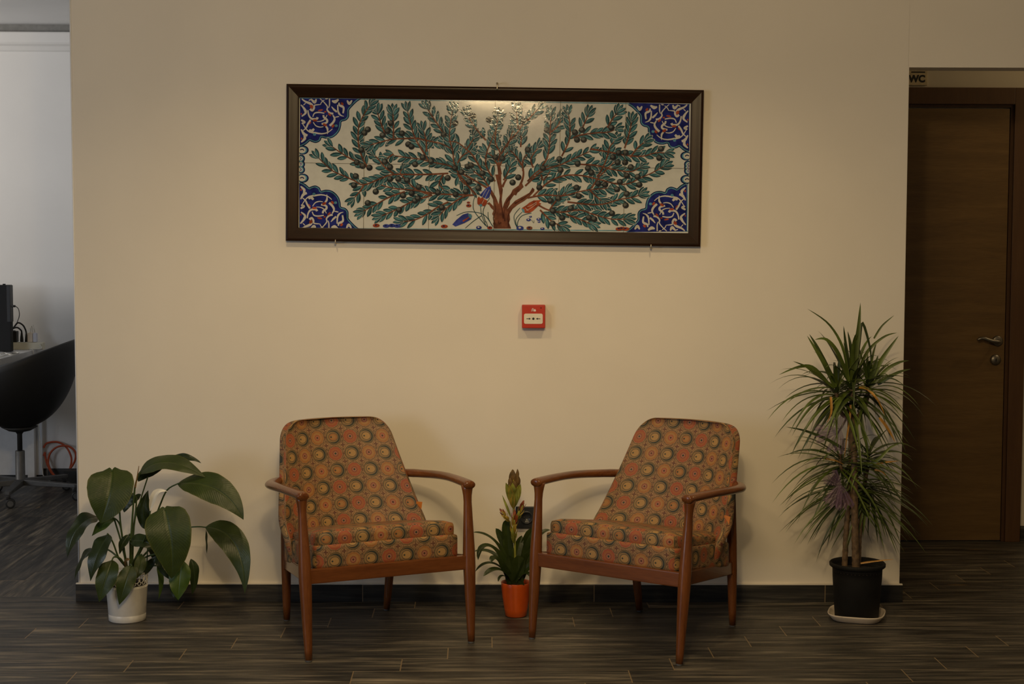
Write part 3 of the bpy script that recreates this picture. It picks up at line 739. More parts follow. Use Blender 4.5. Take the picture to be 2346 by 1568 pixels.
# tulips and small flowers at the foot
z = B4+0.0003
for P in (((560, 600), (870, 900), (900, 1000)), ((760, 600), (780, 760), (850, 950), (900, 1010)), ((650, 430), (620, 560), (650, 720), (860, 980)), ((940, 450), (870, 560), (810, 720), (860, 920)), ((300, 790), (480, 720), (700, 730), (860, 800), (1000, 1000)), ((470, 1030), (620, 900), (780, 790)), ((905, 720), (910, 830), (940, 900)), ((1520, 640), (1410, 780), (1420, 920), (1460, 1010)), ((1560, 720), (1440, 860), (1460, 1000)), ((1740, 740), (1560, 790), (1480, 900), (1470, 1010))):
    ribbon([CT_(*p) for p in P[(1 if P[0] == (560, 600) else 0):]], 1.2, 1.8, 'leaf', z)
poly([CT_(*p) for p in ((740, 400), (860, 270), (950, 220), (970, 300), (930, 440), (880, 470), (810, 440))], 'blue', z+0.00004)
poly([CT_(*p) for p in ((700, 560), (700, 460), (730, 420), (760, 460), (800, 430), (830, 470), (890, 500), (880, 570), (830, 610), (740, 600))], 'red', z+0.00006)
poly([CT_(*p) for p in ((725, 590), (770, 560), (800, 590), (780, 620))], 'turq', z+0.00008)
for P in (((790, 440), (840, 340), (880, 280)), ((850, 450), (900, 350), (930, 290)), ((790, 560), (830, 480))): ribbon([CT_(*p) for p in P], 0.8, 0.8, 'cream', z+0.0001)
poly([CT_(*p) for p in ((220, 960), (300, 870), (420, 770), (520, 740), (600, 790), (580, 860), (460, 930), (280, 1000))], 'blue', z+0.00004)
poly([CT_(*p) for p in ((520, 750), (580, 760), (600, 810), (570, 850), (530, 800))], 'turq', z+0.00007)
ribbon([CT_(*p) for p in ((420, 900), (500, 850), (540, 820))], 4, 2, 'red', z+0.00006)
poly([CT_(*p) for p in ((1560, 640), (1640, 590), (1700, 540), (1780, 500), (1930, 490), (1880, 540), (1930, 560), (1850, 620), (1780, 690), (1700, 740), (1620, 740), (1570, 700))], 'red', z+0.00004)
poly([CT_(*p) for p in ((1545, 650), (1600, 670), (1610, 740), (1570, 720))], 'turq', z+0.00007)
for P in (((1640, 690), (1720, 650), (1840, 560)), ((1660, 620), (1740, 590), (1840, 530)), ((1620, 640), (1680, 700))): ribbon([CT_(*p) for p in P], 0.9, 0.9, 'cream', z+0.0001)
for (x, y, c, r) in ((530, 540, 'red', 4), (535, 600, 'red', 6), (60, 1000, 'red', 6), (730, 1020, 'blue', 6.5), (940, 1025, 'red', 6), (1520, 1030, 'blue', 8.5), (1700, 1030, 'branch', 7), (1950, 1040, 'blue', 5), (1685, 870, 'blue', 5.5), (1720, 810, 'blue', 3.4), (1880, 860, 'blue', 5.5), (1885, 910, 'blue', 3.4)):
    disc(*CT_(x, y), r, c, z+0.00005, r*0.62); disc(*CT_(x-6, y-8), r*0.35, 'cream' if c == 'blue' else 'navy', z+0.00008, r*0.25)
ribbon([CT_(*p) for p in ((1740, 870), (1780, 930), (1790, 880))], 0.9, 0.9, 'leaf', z)
for (x, y, c) in ((862, 518, 'red'), (898, 518, 'blue'), (885, 519, 'blue'), (910, 519, 'blue'), (1018, 520, 'red'), (1425, 525, 'red'), (1418, 526, 'red'), (1434, 526, 'red')):
    disc(x, y-1, 8, c, z+0.00004, 4.2); disc(x-1, y-2, 2.6, 'navy', z+0.00007, 1.6)
# joints between the tiles
for i in range(1, 6):
    x = IX0+TW*i; A.add([(x-0.0007, -FACE-0.0020, IZ0), (x+0.0007, -FACE-0.0020, IZ0), (x+0.0007, -FACE-0.0020, IZ1), (x-0.0007, -FACE-0.0020, IZ1)], [(0, 1, 2, 3)], None, MI['joint'], False)
zc = IZ0+TH; A.add([(IX0, -FACE-0.0020, zc-0.0006), (IX1, -FACE-0.0020, zc-0.0006), (IX1, -FACE-0.0020, zc+0.0006), (IX0, -FACE-0.0020, zc+0.0006)], [(0, 1, 2, 3)], None, MI['joint'], False)
A.build('tile_panel', [M_GL[k] for k in mats], pic)

# nails that carry the picture
def nail(px, py, label, up):
    p = wallq(px, py, 0.03)
    m = MB()
    if up: m.tube(spline([(0, 0.012, 0.010), (0, -0.020, 0.012), (0, -0.036, 0.010), (0, -0.0385, 0.0), (0, -0.0385, -0.013)], 16), 0.0028, 8); m.lathe([(0, 0.006), (0.004, 0.004), (0.0045, 0)], 12, (0, -0.034, 0.010))
    else: m.tube(spline([(0, 0.012, -0.006), (0, -0.020, -0.007), (0, -0.037, -0.006), (0, -0.039, 0.001), (0, -0.038, 0.008)], 16), 0.0024, 8)
    o = m.build('picture_hook', M_NAIL); o.matrix_world = WM @ Matrix.Translation((p.x, 0, p.z))
    tag(o, label, 'hook', 'hooks holding the tile picture')
nail(1139, 198, 'brass hook at the top middle edge of the framed tile panel', True)
nail(769, 554, 'small hook under the lower edge of the frame toward its left end', False)
nail(1491, 565, 'small hook under the lower edge of the frame toward its right end', False)
# ------------------------------------------------------------------ fire alarm call point
p = (wallq(1195.5, 698.5, 0.04)+wallq(1249.5, 753, 0.04)+wallq(1249.5, 698.5, 0.04)+wallq(1195.5, 753, 0.04))/4
SZ = 0.092
cp = thing('fire_call_point', 'red square break-glass fire alarm call point on the wall below the tile picture', 'fire alarm', WM @ Matrix.Translation((p.x, 0, p.z)))
m = MB(); m.box((0, -0.020, 0), (SZ, 0.039, SZ), bev=0.004, seg=3); m.build('body', M_RED, cp)
m = MB(); m.box((-0.001, -0.0400, -0.0085), (0.0725, 0.002, 0.039), bev=0.0009)
pl = m.build('press_plate', M_PLATE, cp)
def rrect(m, cx, cz, w, h, r, y0, y1, n=6):
    pts = []
    for sx, sz, a0 in ((1, 1, 0), (-1, 1, 90), (-1, -1, 180), (1, -1, 270)):
        for k in range(n+1):
            a = math.radians(a0+90*k/n); pts.append((cx+sx*(w/2-r)+r*math.cos(a), cz+sz*(h/2-r)+r*math.sin(a)))
    N = len(pts); vs = [(x, y0, z) for x, z in pts]+[(x, y1, z) for x, z in pts]
    fs = [tuple(range(N))[::-1], tuple(range(N, 2*N))]+[(k, (k+1) % N, (k+1) % N+N, k+N) for k in range(N)]
    m.add(vs, fs, None, 0, False)
m = MB(); rrect(m, -0.001, -0.0085, 0.0740, 0.0405, 0.0065, -0.0405, -0.0385); 
old = pl.data; bpy.data.objects.remove(pl); pl = m.build('press_plate', M_PLATE, cp)
m = MB(); yy = -0.0410
def arrow(x, sgn):
    m.add([(x-sgn*0.009, yy, -0.0085-0.0013), (x+sgn*0.001, yy, -0.0085-0.0013), (x+sgn*0.001, yy, -0.0085-0.0042), (x+sgn*0.0085, yy, -0.0085), (x+sgn*0.001, yy, -0.0085+0.0042), (x+sgn*0.001, yy, -0.0085+0.0013), (x-sgn*0.009, yy, -0.0085+0.0013)], [tuple(range(7))], None, 0, False)
arrow(-0.0195, 1); arrow(0.0175, -1)
m.add([(-0.001+0.0048*math.cos(2*PI*k/20), yy, -0.0085+0.0048*math.sin(2*PI*k/20)) for k in range(20)], [tuple(range(20))], None, 0, False)
m.build('arrow_marking', M_BLACKINK, pl)
m = MB(); yy = -0.0401    # flames over a house, pressed by a hand: small white symbol
for P in (((-0.0085, 0.0195), (-0.0082, 0.0245), (-0.0062, 0.0300), (-0.0035, 0.0335)),):
    Q = spline([(x, yy, z) for x, z in P], 8); m.tube(Q, 0.0009, 6)
for P in (((-0.0055, 0.0215), (-0.0042, 0.0270), (-0.0012, 0.0330)), ((-0.0025, 0.0205), (-0.0008, 0.0265), (0.0020, 0.0300))):
    m.tube(spline([(x, yy, z) for x, z in P], 8), 0.0010, 6)
m.add([(x, yy-0.0003, z) for x, z in ((0.0005, 0.0205), (0.0085, 0.0205), (0.0090, 0.0255), (0.0050, 0.0305), (0.0030, 0.0270), (0.0012, 0.0275))], [tuple(range(6))], None, 0, False)
m.build('alarm_symbol', M_WHITEINK, cp)
m = MB(); m.lathe([(0, 0.0012), (0.0022, 0.0010), (0.0026, 0)], 16)
for i, q_ in enumerate(m.v): m.v[i] = (0.029+q_[0], -0.0392-q_[2], 0.0345+q_[1])
m.build('indicator_light', plain('dark_red_lens', (0.07, 0.008, 0.006, 1), 0.3), cp)

# wall socket half hidden by the bromeliad
a_, b_ = wallq(1182, 1159), wallq(1231, 1212)
sk = thing('wall_socket', 'dark grey wall socket low on the wall behind the bromeliad', 'socket', WM @ Matrix.Translation(((a_.x+b_.x)/2, 0, (a_.z+b_.z)/2)))
SW = 0.088
m = MB(); m.box((0, -0.0055, 0), (SW, 0.0105, SW), bev=0.003); m.build('frame', M_SOCKET, sk)
m = MB(); m.lathe([(0.0, 0.002), (0.0205, 0.002), (0.0205, 0.0035), (0.0235, 0.004), (0.0265, 0.003), (0.0265, 0.0)], 32)
for i, q_ in enumerate(m.v): m.v[i] = (q_[0], -0.0107-q_[2], q_[1])
m.build('outlet_well', plain('anthracite_gloss', (0.030, 0.031, 0.034, 1), 0.3), sk)
m = MB()
for sx in (-1, 1):
    m.lathe([(0, 0.0006), (0.0028, 0.0006), (0.0028, 0)], 12, (0, 0, 0))
    for i in range(len(m.v)-36, len(m.v)): q_ = m.v[i]; m.v[i] = (q_[0]+sx*0.0095, -0.0129-q_[2], q_[1])
m.build('pin_hole', M_BLACKINK, sk)
# ------------------------------------------------------------------ armchairs
def box_uv(o, du=0.0, dv=0.0):
    me = o.data; uvl = me.uv_layers[0].data
    for pg in me.polygons:
        n = pg.normal; ax = max(range(3), key=lambda i: abs(n[i])-(0.12 if i == 0 else 0))
        for li in pg.loop_indices:
            c = me.vertices[me.loops[li].vertex_index].co
            uvl[li].uv = (c.y+du+0.05, c.z+dv) if ax == 0 else (c.x+du, c.z+dv) if ax == 1 else (c.x+du, c.y+dv)
def leg_mesh(foot, top, prof, seg=16):
    f, t = V(foot), V(top); m = MB()
    m.tube([f.lerp(t, a) for a, r in prof], [r for a, r in prof], seg)
    return m
SH_W = [(0.255, 0.236), (0.29, 0.250), (0.34, 0.263), (0.40, 0.268), (0.47, 0.255), (0.55, 0.239), (0.65, 0.221), (0.77, 0.201)]
SH_C = [(0.255, 0.150), (0.30, 0.168), (0.40, 0.196), (0.55, 0.252), (0.70, 0.312), (0.77, 0.340)]
SH_G = [(0.255, 0.110), (0.32, 0.135), (0.36, 0.150), (0.385, 0.132), (0.42, 0.106), (0.50, 0.085), (0.60, 0.065), (0.77, 0.038)]
def shell_mesh():
    m = MB(); rows = []; uvs = []; zt = 0.768; rc = 0.070; th = 0.042; nU = 34
    zs = [0.255+(0.69-0.255)*i/22 for i in range(23)]+[0.69+(zt-0.69)*(math.sin(PI/2*(i+1)/10)) for i in range(10)]
    for z in zs:
        h = zt-z; w = interp(SH_W, z); c = interp(SH_C, z); g = interp(SH_G, z)
        if h < rc: w -= rc-math.sqrt(max(0, rc*rc-(rc-h)**2))
        t = th*(0.15+0.85*math.sqrt(max(0, 1-max(0, 0.022-h)**2/0.022**2))) if h < 0.022 else th
        t *= lerp(0.6, 1.0, min(1, max(0, (z-0.30)/0.12)))
        fr = []; bk = []; fu = []; bu = []
        for k in range(nU+1):
            u = math.sin((-1+2*k/nU)*PI/2); au = abs(u)
            y = c-g*au**2.4; x = w*u
            sl = g*2.4*au**1.4*(1 if u > 0 else -1)/max(w, 0.05)      # slope of the wing
            nx, ny = sl, 1.0; q = math.hypot(nx, ny); nx /= q; ny /= q
            ed = 1.0 if au < 0.955 else math.sqrt(max(0.0, 1-((au-0.955)/0.045)**2))*1.5-0.5
            mid = V((x+nx*t*0.5, y+ny*t*0.5, z)); o = V((nx, ny, 0))*t*0.5*ed
            o = V((nx, ny, 0))*t*0.5; fr.append(mid-o); bk.append(mid+o*ed)
            uu = x*(1.0+0.10*au*au)+0.31; vv = (z-0.255)*1.08+0.02
            fu.append((uu, vv)); xe = w*1.10; sg = 1 if x >= 0 else -1
            bu.append((sg*(2*xe+t*1.2)-x+0.31, vv))
        rows.append(fr+bk[::-1]); uvs.append(fu+bu[::-1])
    m.grid(rows, uvs, closed=True)
    n = len(rows[0]); b = (len(rows)-1)*n
    m.f.append(tuple(b+k for k in range(n))); m.mi.append(0); m.sm.append(True)
    m.f.append(tuple(range(n))[::-1]); m.mi.append(0); m.sm.append(True)
    return m
def cushion_mesh(x0, x1, y0, y1, zf0, zf1, zb0, zb1, bev, crown, rear=0.86, nx=22, ny=20):
    """soft rounded block; front at y0, thickness and height may differ at the back"""
    bm = bmesh.new(); bmesh.ops.create_cube(bm, size=2.0)
    bmesh.ops.subdivide_edges(bm, edges=list(bm.edges), cuts=13, use_grid_fill=True)
    vs = []
    hx, hy = (x1-x0)/2, (y1-y0)/2
    for v in bm.verts:
        a, b, c = v.co
        # round the plan corners and the edges
        px, py = a*hx, b*hy
        f = (b+1)/2; z0 = lerp(zf0, zb0, f); z1 = lerp(zf1, zb1, f); hz = (z1-z0)/2
        pz = c*hz
        r = min(bev, hz*0.98)
        q = V((px, py, pz)); cl = V((max(-hx+r, min(hx-r, px)), max(-hy+r, min(hy-r, py)), max(-hz+r, min(hz-r, pz))))
        d = q-cl
        if d.length > 1e-7: q = cl+d.normalized()*r
        q.z += (crown*(1-min(1, abs(a))**2.5)*(1-min(1, abs(b))**4)) if c > 0 else 0
        q.x *= lerp(1.0, rear, f**1.5)
        vs.append((q.x+(x0+x1)/2, q.y+(y0+y1)/2, q.z+(z0+z1)/2))
    fs = [[v.index for v in f.verts] for f in bm.faces]
    m = MB(); m.add(vs, fs); bm.free(); return m
def make_chair(label, mat):
    t = thing('armchair', label, 'chair', mat, 'patterned armchairs against the wall')
    FL = [(0, 0.0125), (0.06, 0.0140), (0.30, 0.0195), (0.48, 0.0225), (0.58, 0.0220), (0.75, 0.0180), (0.89, 0.0148), (0.93, 0.0158), (0.965, 0.0190), (1.0, 0.0235)]
    RL = [(0, 0.0125), (0.10, 0.0150), (0.40, 0.0190), (0.60, 0.0190), (0.85, 0.0165), (1.0, 0.0150)]
    for sx in (-1, 1):
        lg = leg_mesh((sx*0.306, -0.298, 0.006), (sx*0.312, -0.246, 0.570), FL).build('leg', M_CHAIR, t)
        m = MB(); m.lathe([(0, 0.0002), (0.0105, 0.0002), (0.0115, 0.002), (0.0115, 0.0075)], 16, (sx*0.306, -0.298, 0)); m.build('foot_glide', M_GLIDE, lg)
        lg = leg_mesh((sx*0.203, 0.298, 0.006), (sx*0.226, 0.232, 0.545), RL).build('leg', M_CHAIR, t)
        m = MB(); m.lathe([(0, 0.0002), (0.0105, 0.0002), (0.0115, 0.002), (0.0115, 0.0075)], 16, (sx*0.203, 0.298, 0)); m.build('foot_glide', M_GLIDE, lg)
        # bent arm: bulbous front end, outward sweep, return to the rear leg behind the shell
        P = spline([(sx*0.312, -0.274, 0.570), (sx*0.3145, -0.24, 0.5725), (sx*0.322, -0.12, 0.571), (sx*0.326, -0.02, 0.567), (sx*0.322, 0.07, 0.561), (sx*0.308, 0.135, 0.556), (sx*0.276, 0.195, 0.553), (sx*0.235, 0.232, 0.552), (sx*0.205, 0.246, 0.552)], 48)
        R = [interp([(0, 0.006), (0.012, 0.016), (0.035, 0.0215), (0.09, 0.0225), (0.3, 0.0205), (0.55, 0.0225), (0.75, 0.0235), (0.92, 0.019), (1.0, 0.013)], i/48) for i in range(49)]
        FLT = [interp([(0, 0.72), (0.12, 0.70), (0.35, 0.70), (0.7, 0.66), (1, 0.75)], i/48) for i in range(49)]
        m = MB(); m.tube(P, R, 18, flat=FLT, upv=V((0, 0, 1))); m.build('armrest', M_ARM, t)
        # side rail, sloping down to the rear leg
        m = MB(); a, b = V((sx*0.300, -0.262, 0.293)), V((sx*0.213, 0.258, 0.232)); d = (b-a)
        rows = []
        for q in (a, b):
            rows.append([q+V((ox, 0, oz)) for ox, oz in ((-0.010, -0.024), (0.010, -0.024), (0.010, 0.024), (-0.010, 0.024))])
        m.grid(rows, closed=True, smooth=False); m.f += [(0, 1, 2, 3), (7, 6, 5, 4)]; m.mi += [0, 0]; m.sm += [False, False]
        m.build('side_rail', M_ARM, t, bevel=0.003)
    m = MB(); m.box((0, -0.272, 0.2915), (0.590, 0.022, 0.051), bev=0.004); m.build('front_rail', M_RAILW, t)
    m = MB(); m.box((0, 0.268, 0.236), (0.425, 0.020, 0.046), bev=0.004); m.build('rear_rail', M_RAILW, t)
    sh = shell_mesh().build('backrest', M_FAB, t, sub=1)
    bc = cushion_mesh(-0.270, 0.270, -0.270, 0.185, 0.309, 0.399, 0.250, 0.350, 0.016, 0.0, 0.925).build('seat_base', M_FAB, t); box_uv(bc, 0.30, -0.306+0.002)
    sc_ = cushion_mesh(-0.264, 0.264, -0.262, 0.190, 0.375, 0.446, 0.315, 0.374, 0.027, 0.004, 0.90).build('seat_cushion', M_FAB, t); box_uv(sc_, 0.261, 0.213)
    m = MB(); m.box((0.268, 0.117, 0.440), (0.024, 0.003, 0.028), bev=0.0008, rot=Matrix.Rotation(0.15, 3, 'Y')); tg = m.build('fabric_label', M_TAGO, sh); tg['label'] = 'small orange cloth tab on the side seam'
    return t
make_chair('patterned wooden armchair between the peace lily and the orange pot', T(-0.42525, 5.77467, 0, 0.415652))
make_chair('patterned wooden armchair between the orange pot and the tall dracaena', T(0.61980, 5.73845, 0, -0.633711))
# ------------------------------------------------------------------ plants
def bez(P, t):
    P = [V(p) for p in P]
    while len(P) > 1: P = [P[i].lerp(P[i+1], t) for i in range(len(P)-1)]
    return P[0]
PROF_BROAD = [(0, 0.02), (0.05, 0.34), (0.14, 0.70), (0.28, 0.95), (0.42, 1.0), (0.58, 0.92), (0.74, 0.68), (0.87, 0.38), (0.95, 0.16), (1, 0.0)]
PROF_HEART = [(0, 0.30), (0.03, 0.62), (0.10, 0.86), (0.25, 1.0), (0.42, 0.99), (0.60, 0.86), (0.76, 0.62), (0.88, 0.36), (0.96, 0.14), (1, 0.0)]
PROF_STRAP = [(0, 1.15), (0.12, 0.92), (0.35, 0.85), (0.6, 0.95), (0.8, 0.92), (0.92, 0.62), (0.975, 0.28), (1, 0.0)]
PROF_GRASS = [(0, 0.75), (0.10, 0.95), (0.35, 1.0), (0.65, 0.72), (0.85, 0.36), (1, 0.0)]
def blade(m, P, width, face, prof=PROF_BROAD, fold=0.18, wave=0.0, n=22, nu=8, mi=0, heart=0.0, curl=0.0, ph=0.0, pts=None):
    """leaf blade along a Bezier or given path; face = direction the upper side looks to"""
    rows = []; uvs = []; face = V(face).normalized()
    C_ = pts or [bez(P, i/n) for i in range(n+1)]
    n = len(C_)-1
    for i, c in enumerate(C_):
        t = C_[min(i+1, n)]-C_[max(i-1, 0)]
        t = t.normalized() if t.length > 1e-9 else V((0, 0, 1))
        s = t.cross(face)
        if s.length < 0.05: s = t.orthogonal()
        s.normalize(); nn = s.cross(t).normalized()
        f = i/n; w = interp(prof, f)*width/2; row = []; uv = []
        for k in range(nu+1):
            u = -1+2*k/nu; au = abs(u)
            p = c+s*(u*w)
            p = p+nn*(fold*au*w - curl*au*au*w)
            if wave: p = p+nn*(math.sin(f*11+ph+(1.7 if u > 0 else 0))*wave*au*au*w)
            if heart and f < 0.12: p = p-t*(heart*width*(1-f/0.12)**1.5*math.sin(min(1, au*1.25)*PI)*0.5)
            row.append(p); uv.append((u, f))
        rows.append(row); uvs.append(uv)
    m.grid(rows, uvs, mi=mi)
    return m

# ---- peace lily in the white pot
px0 = V((-1.343, 5.989, 0))
lily = thing('peace_lily', 'peace lily with large drooping leaves in a white lace-rimmed pot', 'potted plant', T(px0.x, px0.y, 0))
LIN = lily.matrix_world.inverted()
def LP(x, y, Y): return LIN @ at_y(130+x/3.564, 1020+y/3.564, Y)
H_ = 0.190
# pot: plain lower wall, base step, pierced lace band at the top
def rp(z): return 0.0700+0.0105*(z/H_)
m = MB()
m.lathe([(0, 0.004), (0.060, 0.004), (0.0665, 0.0), (0.0695, 0.002), (0.0705, 0.024), (0.0695, 0.0255), (0.0695, 0.0275), (0.0706, 0.029), (rp(0.135), 0.128), (rp(0.135)+0.0012, 0.130), (rp(0.135)+0.0012, 0.134), (rp(0.135)-0.0008, 0.1355), (rp(0.135)-0.004, 0.1355), (rp(0.1)-0.004, 0.06), (0.064, 0.010), (0, 0.010)], 64)
pot = m.build('pot', M_WHITEPOT, lily)
m = MB(); NS = 22                                   # interlaced rings of the lace rim
def rim(a, z): r = rp(z)-0.0012; return V((math.cos(a)*r, math.sin(a)*r, z))
for k in range(NS):
    a0 = 2*PI*k/NS
    for (zc_, rr, da) in ((0.1625, 0.0105, 0.0), (0.1500, 0.0072, PI/NS), (0.1755, 0.0072, PI/NS)):
        pts = [rim(a0+da+math.cos(2*PI*j/14)*rr/0.078, zc_+math.sin(2*PI*j/14)*rr) for j in range(15)]
        m.tube(pts, 0.0014, 5, cap=False)
    pts = [rim(a0+PI/NS+math.cos(2*PI*j/8)*0.0035/0.078, 0.1625+math.sin(2*PI*j/8)*0.0035) for j in range(9)]
    m.tube(pts, 0.0013, 5, cap=False)
    pts = [rim(a0+PI/NS*2*j/10, 0.184+0.0035*abs(math.sin(PI*j/10))) for j in range(11)]
    m.tube(pts, 0.0015, 5, cap=False)
for z in (0.1375, 0.1835): m.tube([rim(2*PI*j/64, z) for j in range(65)], 0.0017, 6, cap=False)
lc = m.build('lace_rim', M_WHITEPOT, pot)
m = MB(); m.lathe([(0.0, 0.150), (0.055, 0.148), (0.0705, 0.144), (0.0640, 0.011), (0, 0.011)], 40)
for i, q_ in enumerate(m.v):
    if q_[2] > 0.14: m.v[i] = (q_[0], q_[1], q_[2]+0.004*mnoise.noise(V(q_)*60))
m.build('soil', M_SOIL, lily)
LM = [M_LILY, M_LILYB, M_LILYD]
def lily_leaf(path, w, face, stalk=None, mat=M_LILY, prof=PROF_BROAD, fold=0.16, wave=0.16, heart=0.0, curl=0.10, sr=0.0032):
    """path: (x, y, depth) in crop pixels; w in crop pixels"""
    P = [LP(*p) for p in path]; W = w/3.564/608
    m = MB(); blade(m, P, W, face, prof, fold, wave, 26, 10, 0, heart, curl, ph=path[0][0]*0.01)
    o = m.build('leaf', mat, lily)
    if stalk:
        m = MB(); Q = spline([LP(*p) for p in stalk]+[P[0], P[0].lerp(P[1], 0.1)], 20)
        m.tube(Q, [lerp(sr*1.25, sr*0.75, i/20) for i in range(21)], 8); m.build('leaf_stalk', M_STALK, o)
    return o
CAM = (0, -1, 0.15)
B = (590, 1010)
# big upper left leaf, facing the viewer
lily_leaf([(452, 205, 5.93), (450, 330, 5.87), (410, 480, 5.85), (358, 640, 5.87)], 372, (0.10, -1, 0.35), [(565, 1000, 6.0), (550, 850, 5.99), (520, 640, 5.98), (505, 420, 5.97), (478, 235, 5.95)], M_LILY, PROF_HEART, 0.10, 0.05, 0.16, 0.05)
# left pale leaf and the bit behind
lily_leaf([(340, 590, 5.97), (240, 575, 5.93), (120, 680, 5.90), (85, 925, 5.90)], 195, (-0.45, -0.75, 0.65), [(575, 1000, 6.0), (540, 800, 6.0), (515, 650, 5.99), (450, 590, 5.98)], M_LILYD)
lily_leaf([(470, 600, 5.99), (410, 610, 5.95), (350, 670, 5.93), (285, 745, 5.93)], 100, (-0.1, -0.8, 0.7), [(575, 1000, 6.0), (525, 790, 6.0), (480, 640, 6.0)], M_LILYB)
# glossy dark left leaf
lily_leaf([(418, 728, 5.92), (380, 800, 5.88), (300, 920, 5.85), (275, 1115, 5.86)], 185, (-0.4, -0.8, 0.5), [(575, 1000, 5.98), (510, 930, 5.96), (460, 800, 5.94)], M_LILYD)
# far left pale leaf
lily_leaf([(300, 850, 6.05), (225, 880, 6.06), (180, 960, 6.06), (145, 1105, 6.06)], 100, (-0.7, -0.5, 0.5), [(575, 1010, 6.0), (480, 900, 6.03), (400, 850, 6.04)], M_LILYD)
# over the pot, left
lily_leaf([(452, 940, 5.90), (430, 1020, 5.86), (385, 1130, 5.85), (345, 1285, 5.87)], 185, (-0.15, -1, 0.25), [(570, 1010, 5.97), (520, 930, 5.94), (470, 915, 5.92)], M_LILY)
# over the pot, front
lily_leaf([(612, 985, 5.89), (580, 1060, 5.86), (545, 1170, 5.85), (510, 1308, 5.87)], 150, (0.1, -1, 0.2), [(590, 1010, 5.97), (600, 980, 5.92)], M_LILY)
lily_leaf([(690, 895, 5.93), (690, 960, 5.90), (670, 1030, 5.88), (652, 1090, 5.88)], 95, (0.3, -1, 0.4), [(600, 1010, 5.98), (640, 930, 5.95)], M_LILY)
# big centre right leaf
lily_leaf([(880, 520, 5.84), (905, 660, 5.79), (960, 850, 5.78), (935, 1092, 5.82)], 365, (0.05, -1, 0.28), [(600, 1005, 5.99), (660, 890, 5.95), (730, 740, 5.92), (800, 600, 5.89), (855, 515, 5.86)], M_LILY, PROF_HEART, 0.10, 0.04, 0.10, 0.05)
# bright one below it and dark ones behind
lily_leaf([(1020, 940, 5.90), (1010, 1040, 5.87), (990, 1150, 5.86), (992, 1268, 5.87)], 178, (0.1, -1, 0.15), [(610, 1010, 6.0), (720, 960, 5.98), (880, 930, 5.94), (980, 920, 5.92)], M_LILYB)
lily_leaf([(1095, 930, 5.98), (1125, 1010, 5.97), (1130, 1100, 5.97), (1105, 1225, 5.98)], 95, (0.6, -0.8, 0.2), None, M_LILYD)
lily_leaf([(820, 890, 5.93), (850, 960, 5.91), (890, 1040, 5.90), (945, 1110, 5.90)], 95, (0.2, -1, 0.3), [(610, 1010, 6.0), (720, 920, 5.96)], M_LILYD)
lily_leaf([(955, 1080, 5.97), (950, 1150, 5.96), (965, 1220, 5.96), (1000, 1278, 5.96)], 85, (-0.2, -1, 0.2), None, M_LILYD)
# long leaf drooping to the right
lily_leaf([(1212, 672, 6.02), (1400, 660, 5.98), (1545, 850, 5.93), (1535, 1215, 5.93)], 225, (-0.25, -0.62, 0.72), [(620, 1005, 6.02), (760, 850, 6.03), (900, 730, 6.03), (1040, 680, 6.03), (1150, 668, 6.02)], M_LILY, PROF_BROAD, 0.12, 0.08)
lily_leaf([(1218, 690, 6.0), (1225, 760, 5.99), (1222, 830, 5.99), (1226, 892, 5.99)], 30, (0.9, -0.4, 0.1), None, M_LILYD)
# top right long leaf
lily_leaf([(985, 318, 6.0), (1200, 275, 5.95), (1420, 380, 5.90), (1525, 612, 5.90)], 262, (-0.30, -0.62, 0.75), [(610, 1000, 6.02), (740, 760, 6.03), (840, 500, 6.03), (900, 370, 6.02)], M_LILY, PROF_BROAD, 0.10, 0.09, 0.0, 0.08)
# arching leaf over it
lily_leaf([(675, 240, 6.02), (800, 90, 6.00), (1000, 120, 5.98), (1215, 265, 5.97)], 200, (-0.05, -0.55, 0.83), [(600, 1000, 6.02), (610, 760, 6.03), (625, 480, 6.03), (640, 330, 6.03)], M_LILY, PROF_BROAD, 0.12, 0.10)
lily_leaf([(905, 112, 6.03), (1000, 85, 6.02), (1100, 90, 6.01), (1180, 150, 6.01)], 62, (0.1, -0.7, 0.6), None, M_LILYD, wave=0.25)
lily_leaf([(665, 300, 6.06), (700, 205, 6.04), (790, 230, 6.03), (868, 185, 6.02)], 88, (-0.4, -0.6, -0.4), None, M_LILYD, fold=0.05)
# inner leaves
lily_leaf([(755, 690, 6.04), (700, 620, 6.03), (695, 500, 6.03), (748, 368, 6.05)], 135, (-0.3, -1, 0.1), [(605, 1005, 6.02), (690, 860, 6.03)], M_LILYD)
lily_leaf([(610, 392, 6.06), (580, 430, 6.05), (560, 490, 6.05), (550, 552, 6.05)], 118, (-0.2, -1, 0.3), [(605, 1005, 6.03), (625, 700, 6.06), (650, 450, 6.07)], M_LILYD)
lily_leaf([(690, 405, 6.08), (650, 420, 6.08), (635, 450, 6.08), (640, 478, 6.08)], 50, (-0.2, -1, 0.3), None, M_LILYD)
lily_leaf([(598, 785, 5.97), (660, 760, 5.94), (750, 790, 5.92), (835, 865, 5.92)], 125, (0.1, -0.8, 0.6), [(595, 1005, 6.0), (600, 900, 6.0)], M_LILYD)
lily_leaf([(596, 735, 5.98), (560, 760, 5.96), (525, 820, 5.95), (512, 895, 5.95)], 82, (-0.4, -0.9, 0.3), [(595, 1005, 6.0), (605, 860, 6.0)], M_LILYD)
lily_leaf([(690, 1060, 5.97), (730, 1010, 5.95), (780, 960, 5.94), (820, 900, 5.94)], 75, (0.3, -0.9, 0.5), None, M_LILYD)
lily_leaf([(770, 760, 6.08), (790, 820, 6.08), (800, 880, 6.08), (790, 950, 6.08)], 90, (0.2, -1, 0.2), None, M_LILYD)
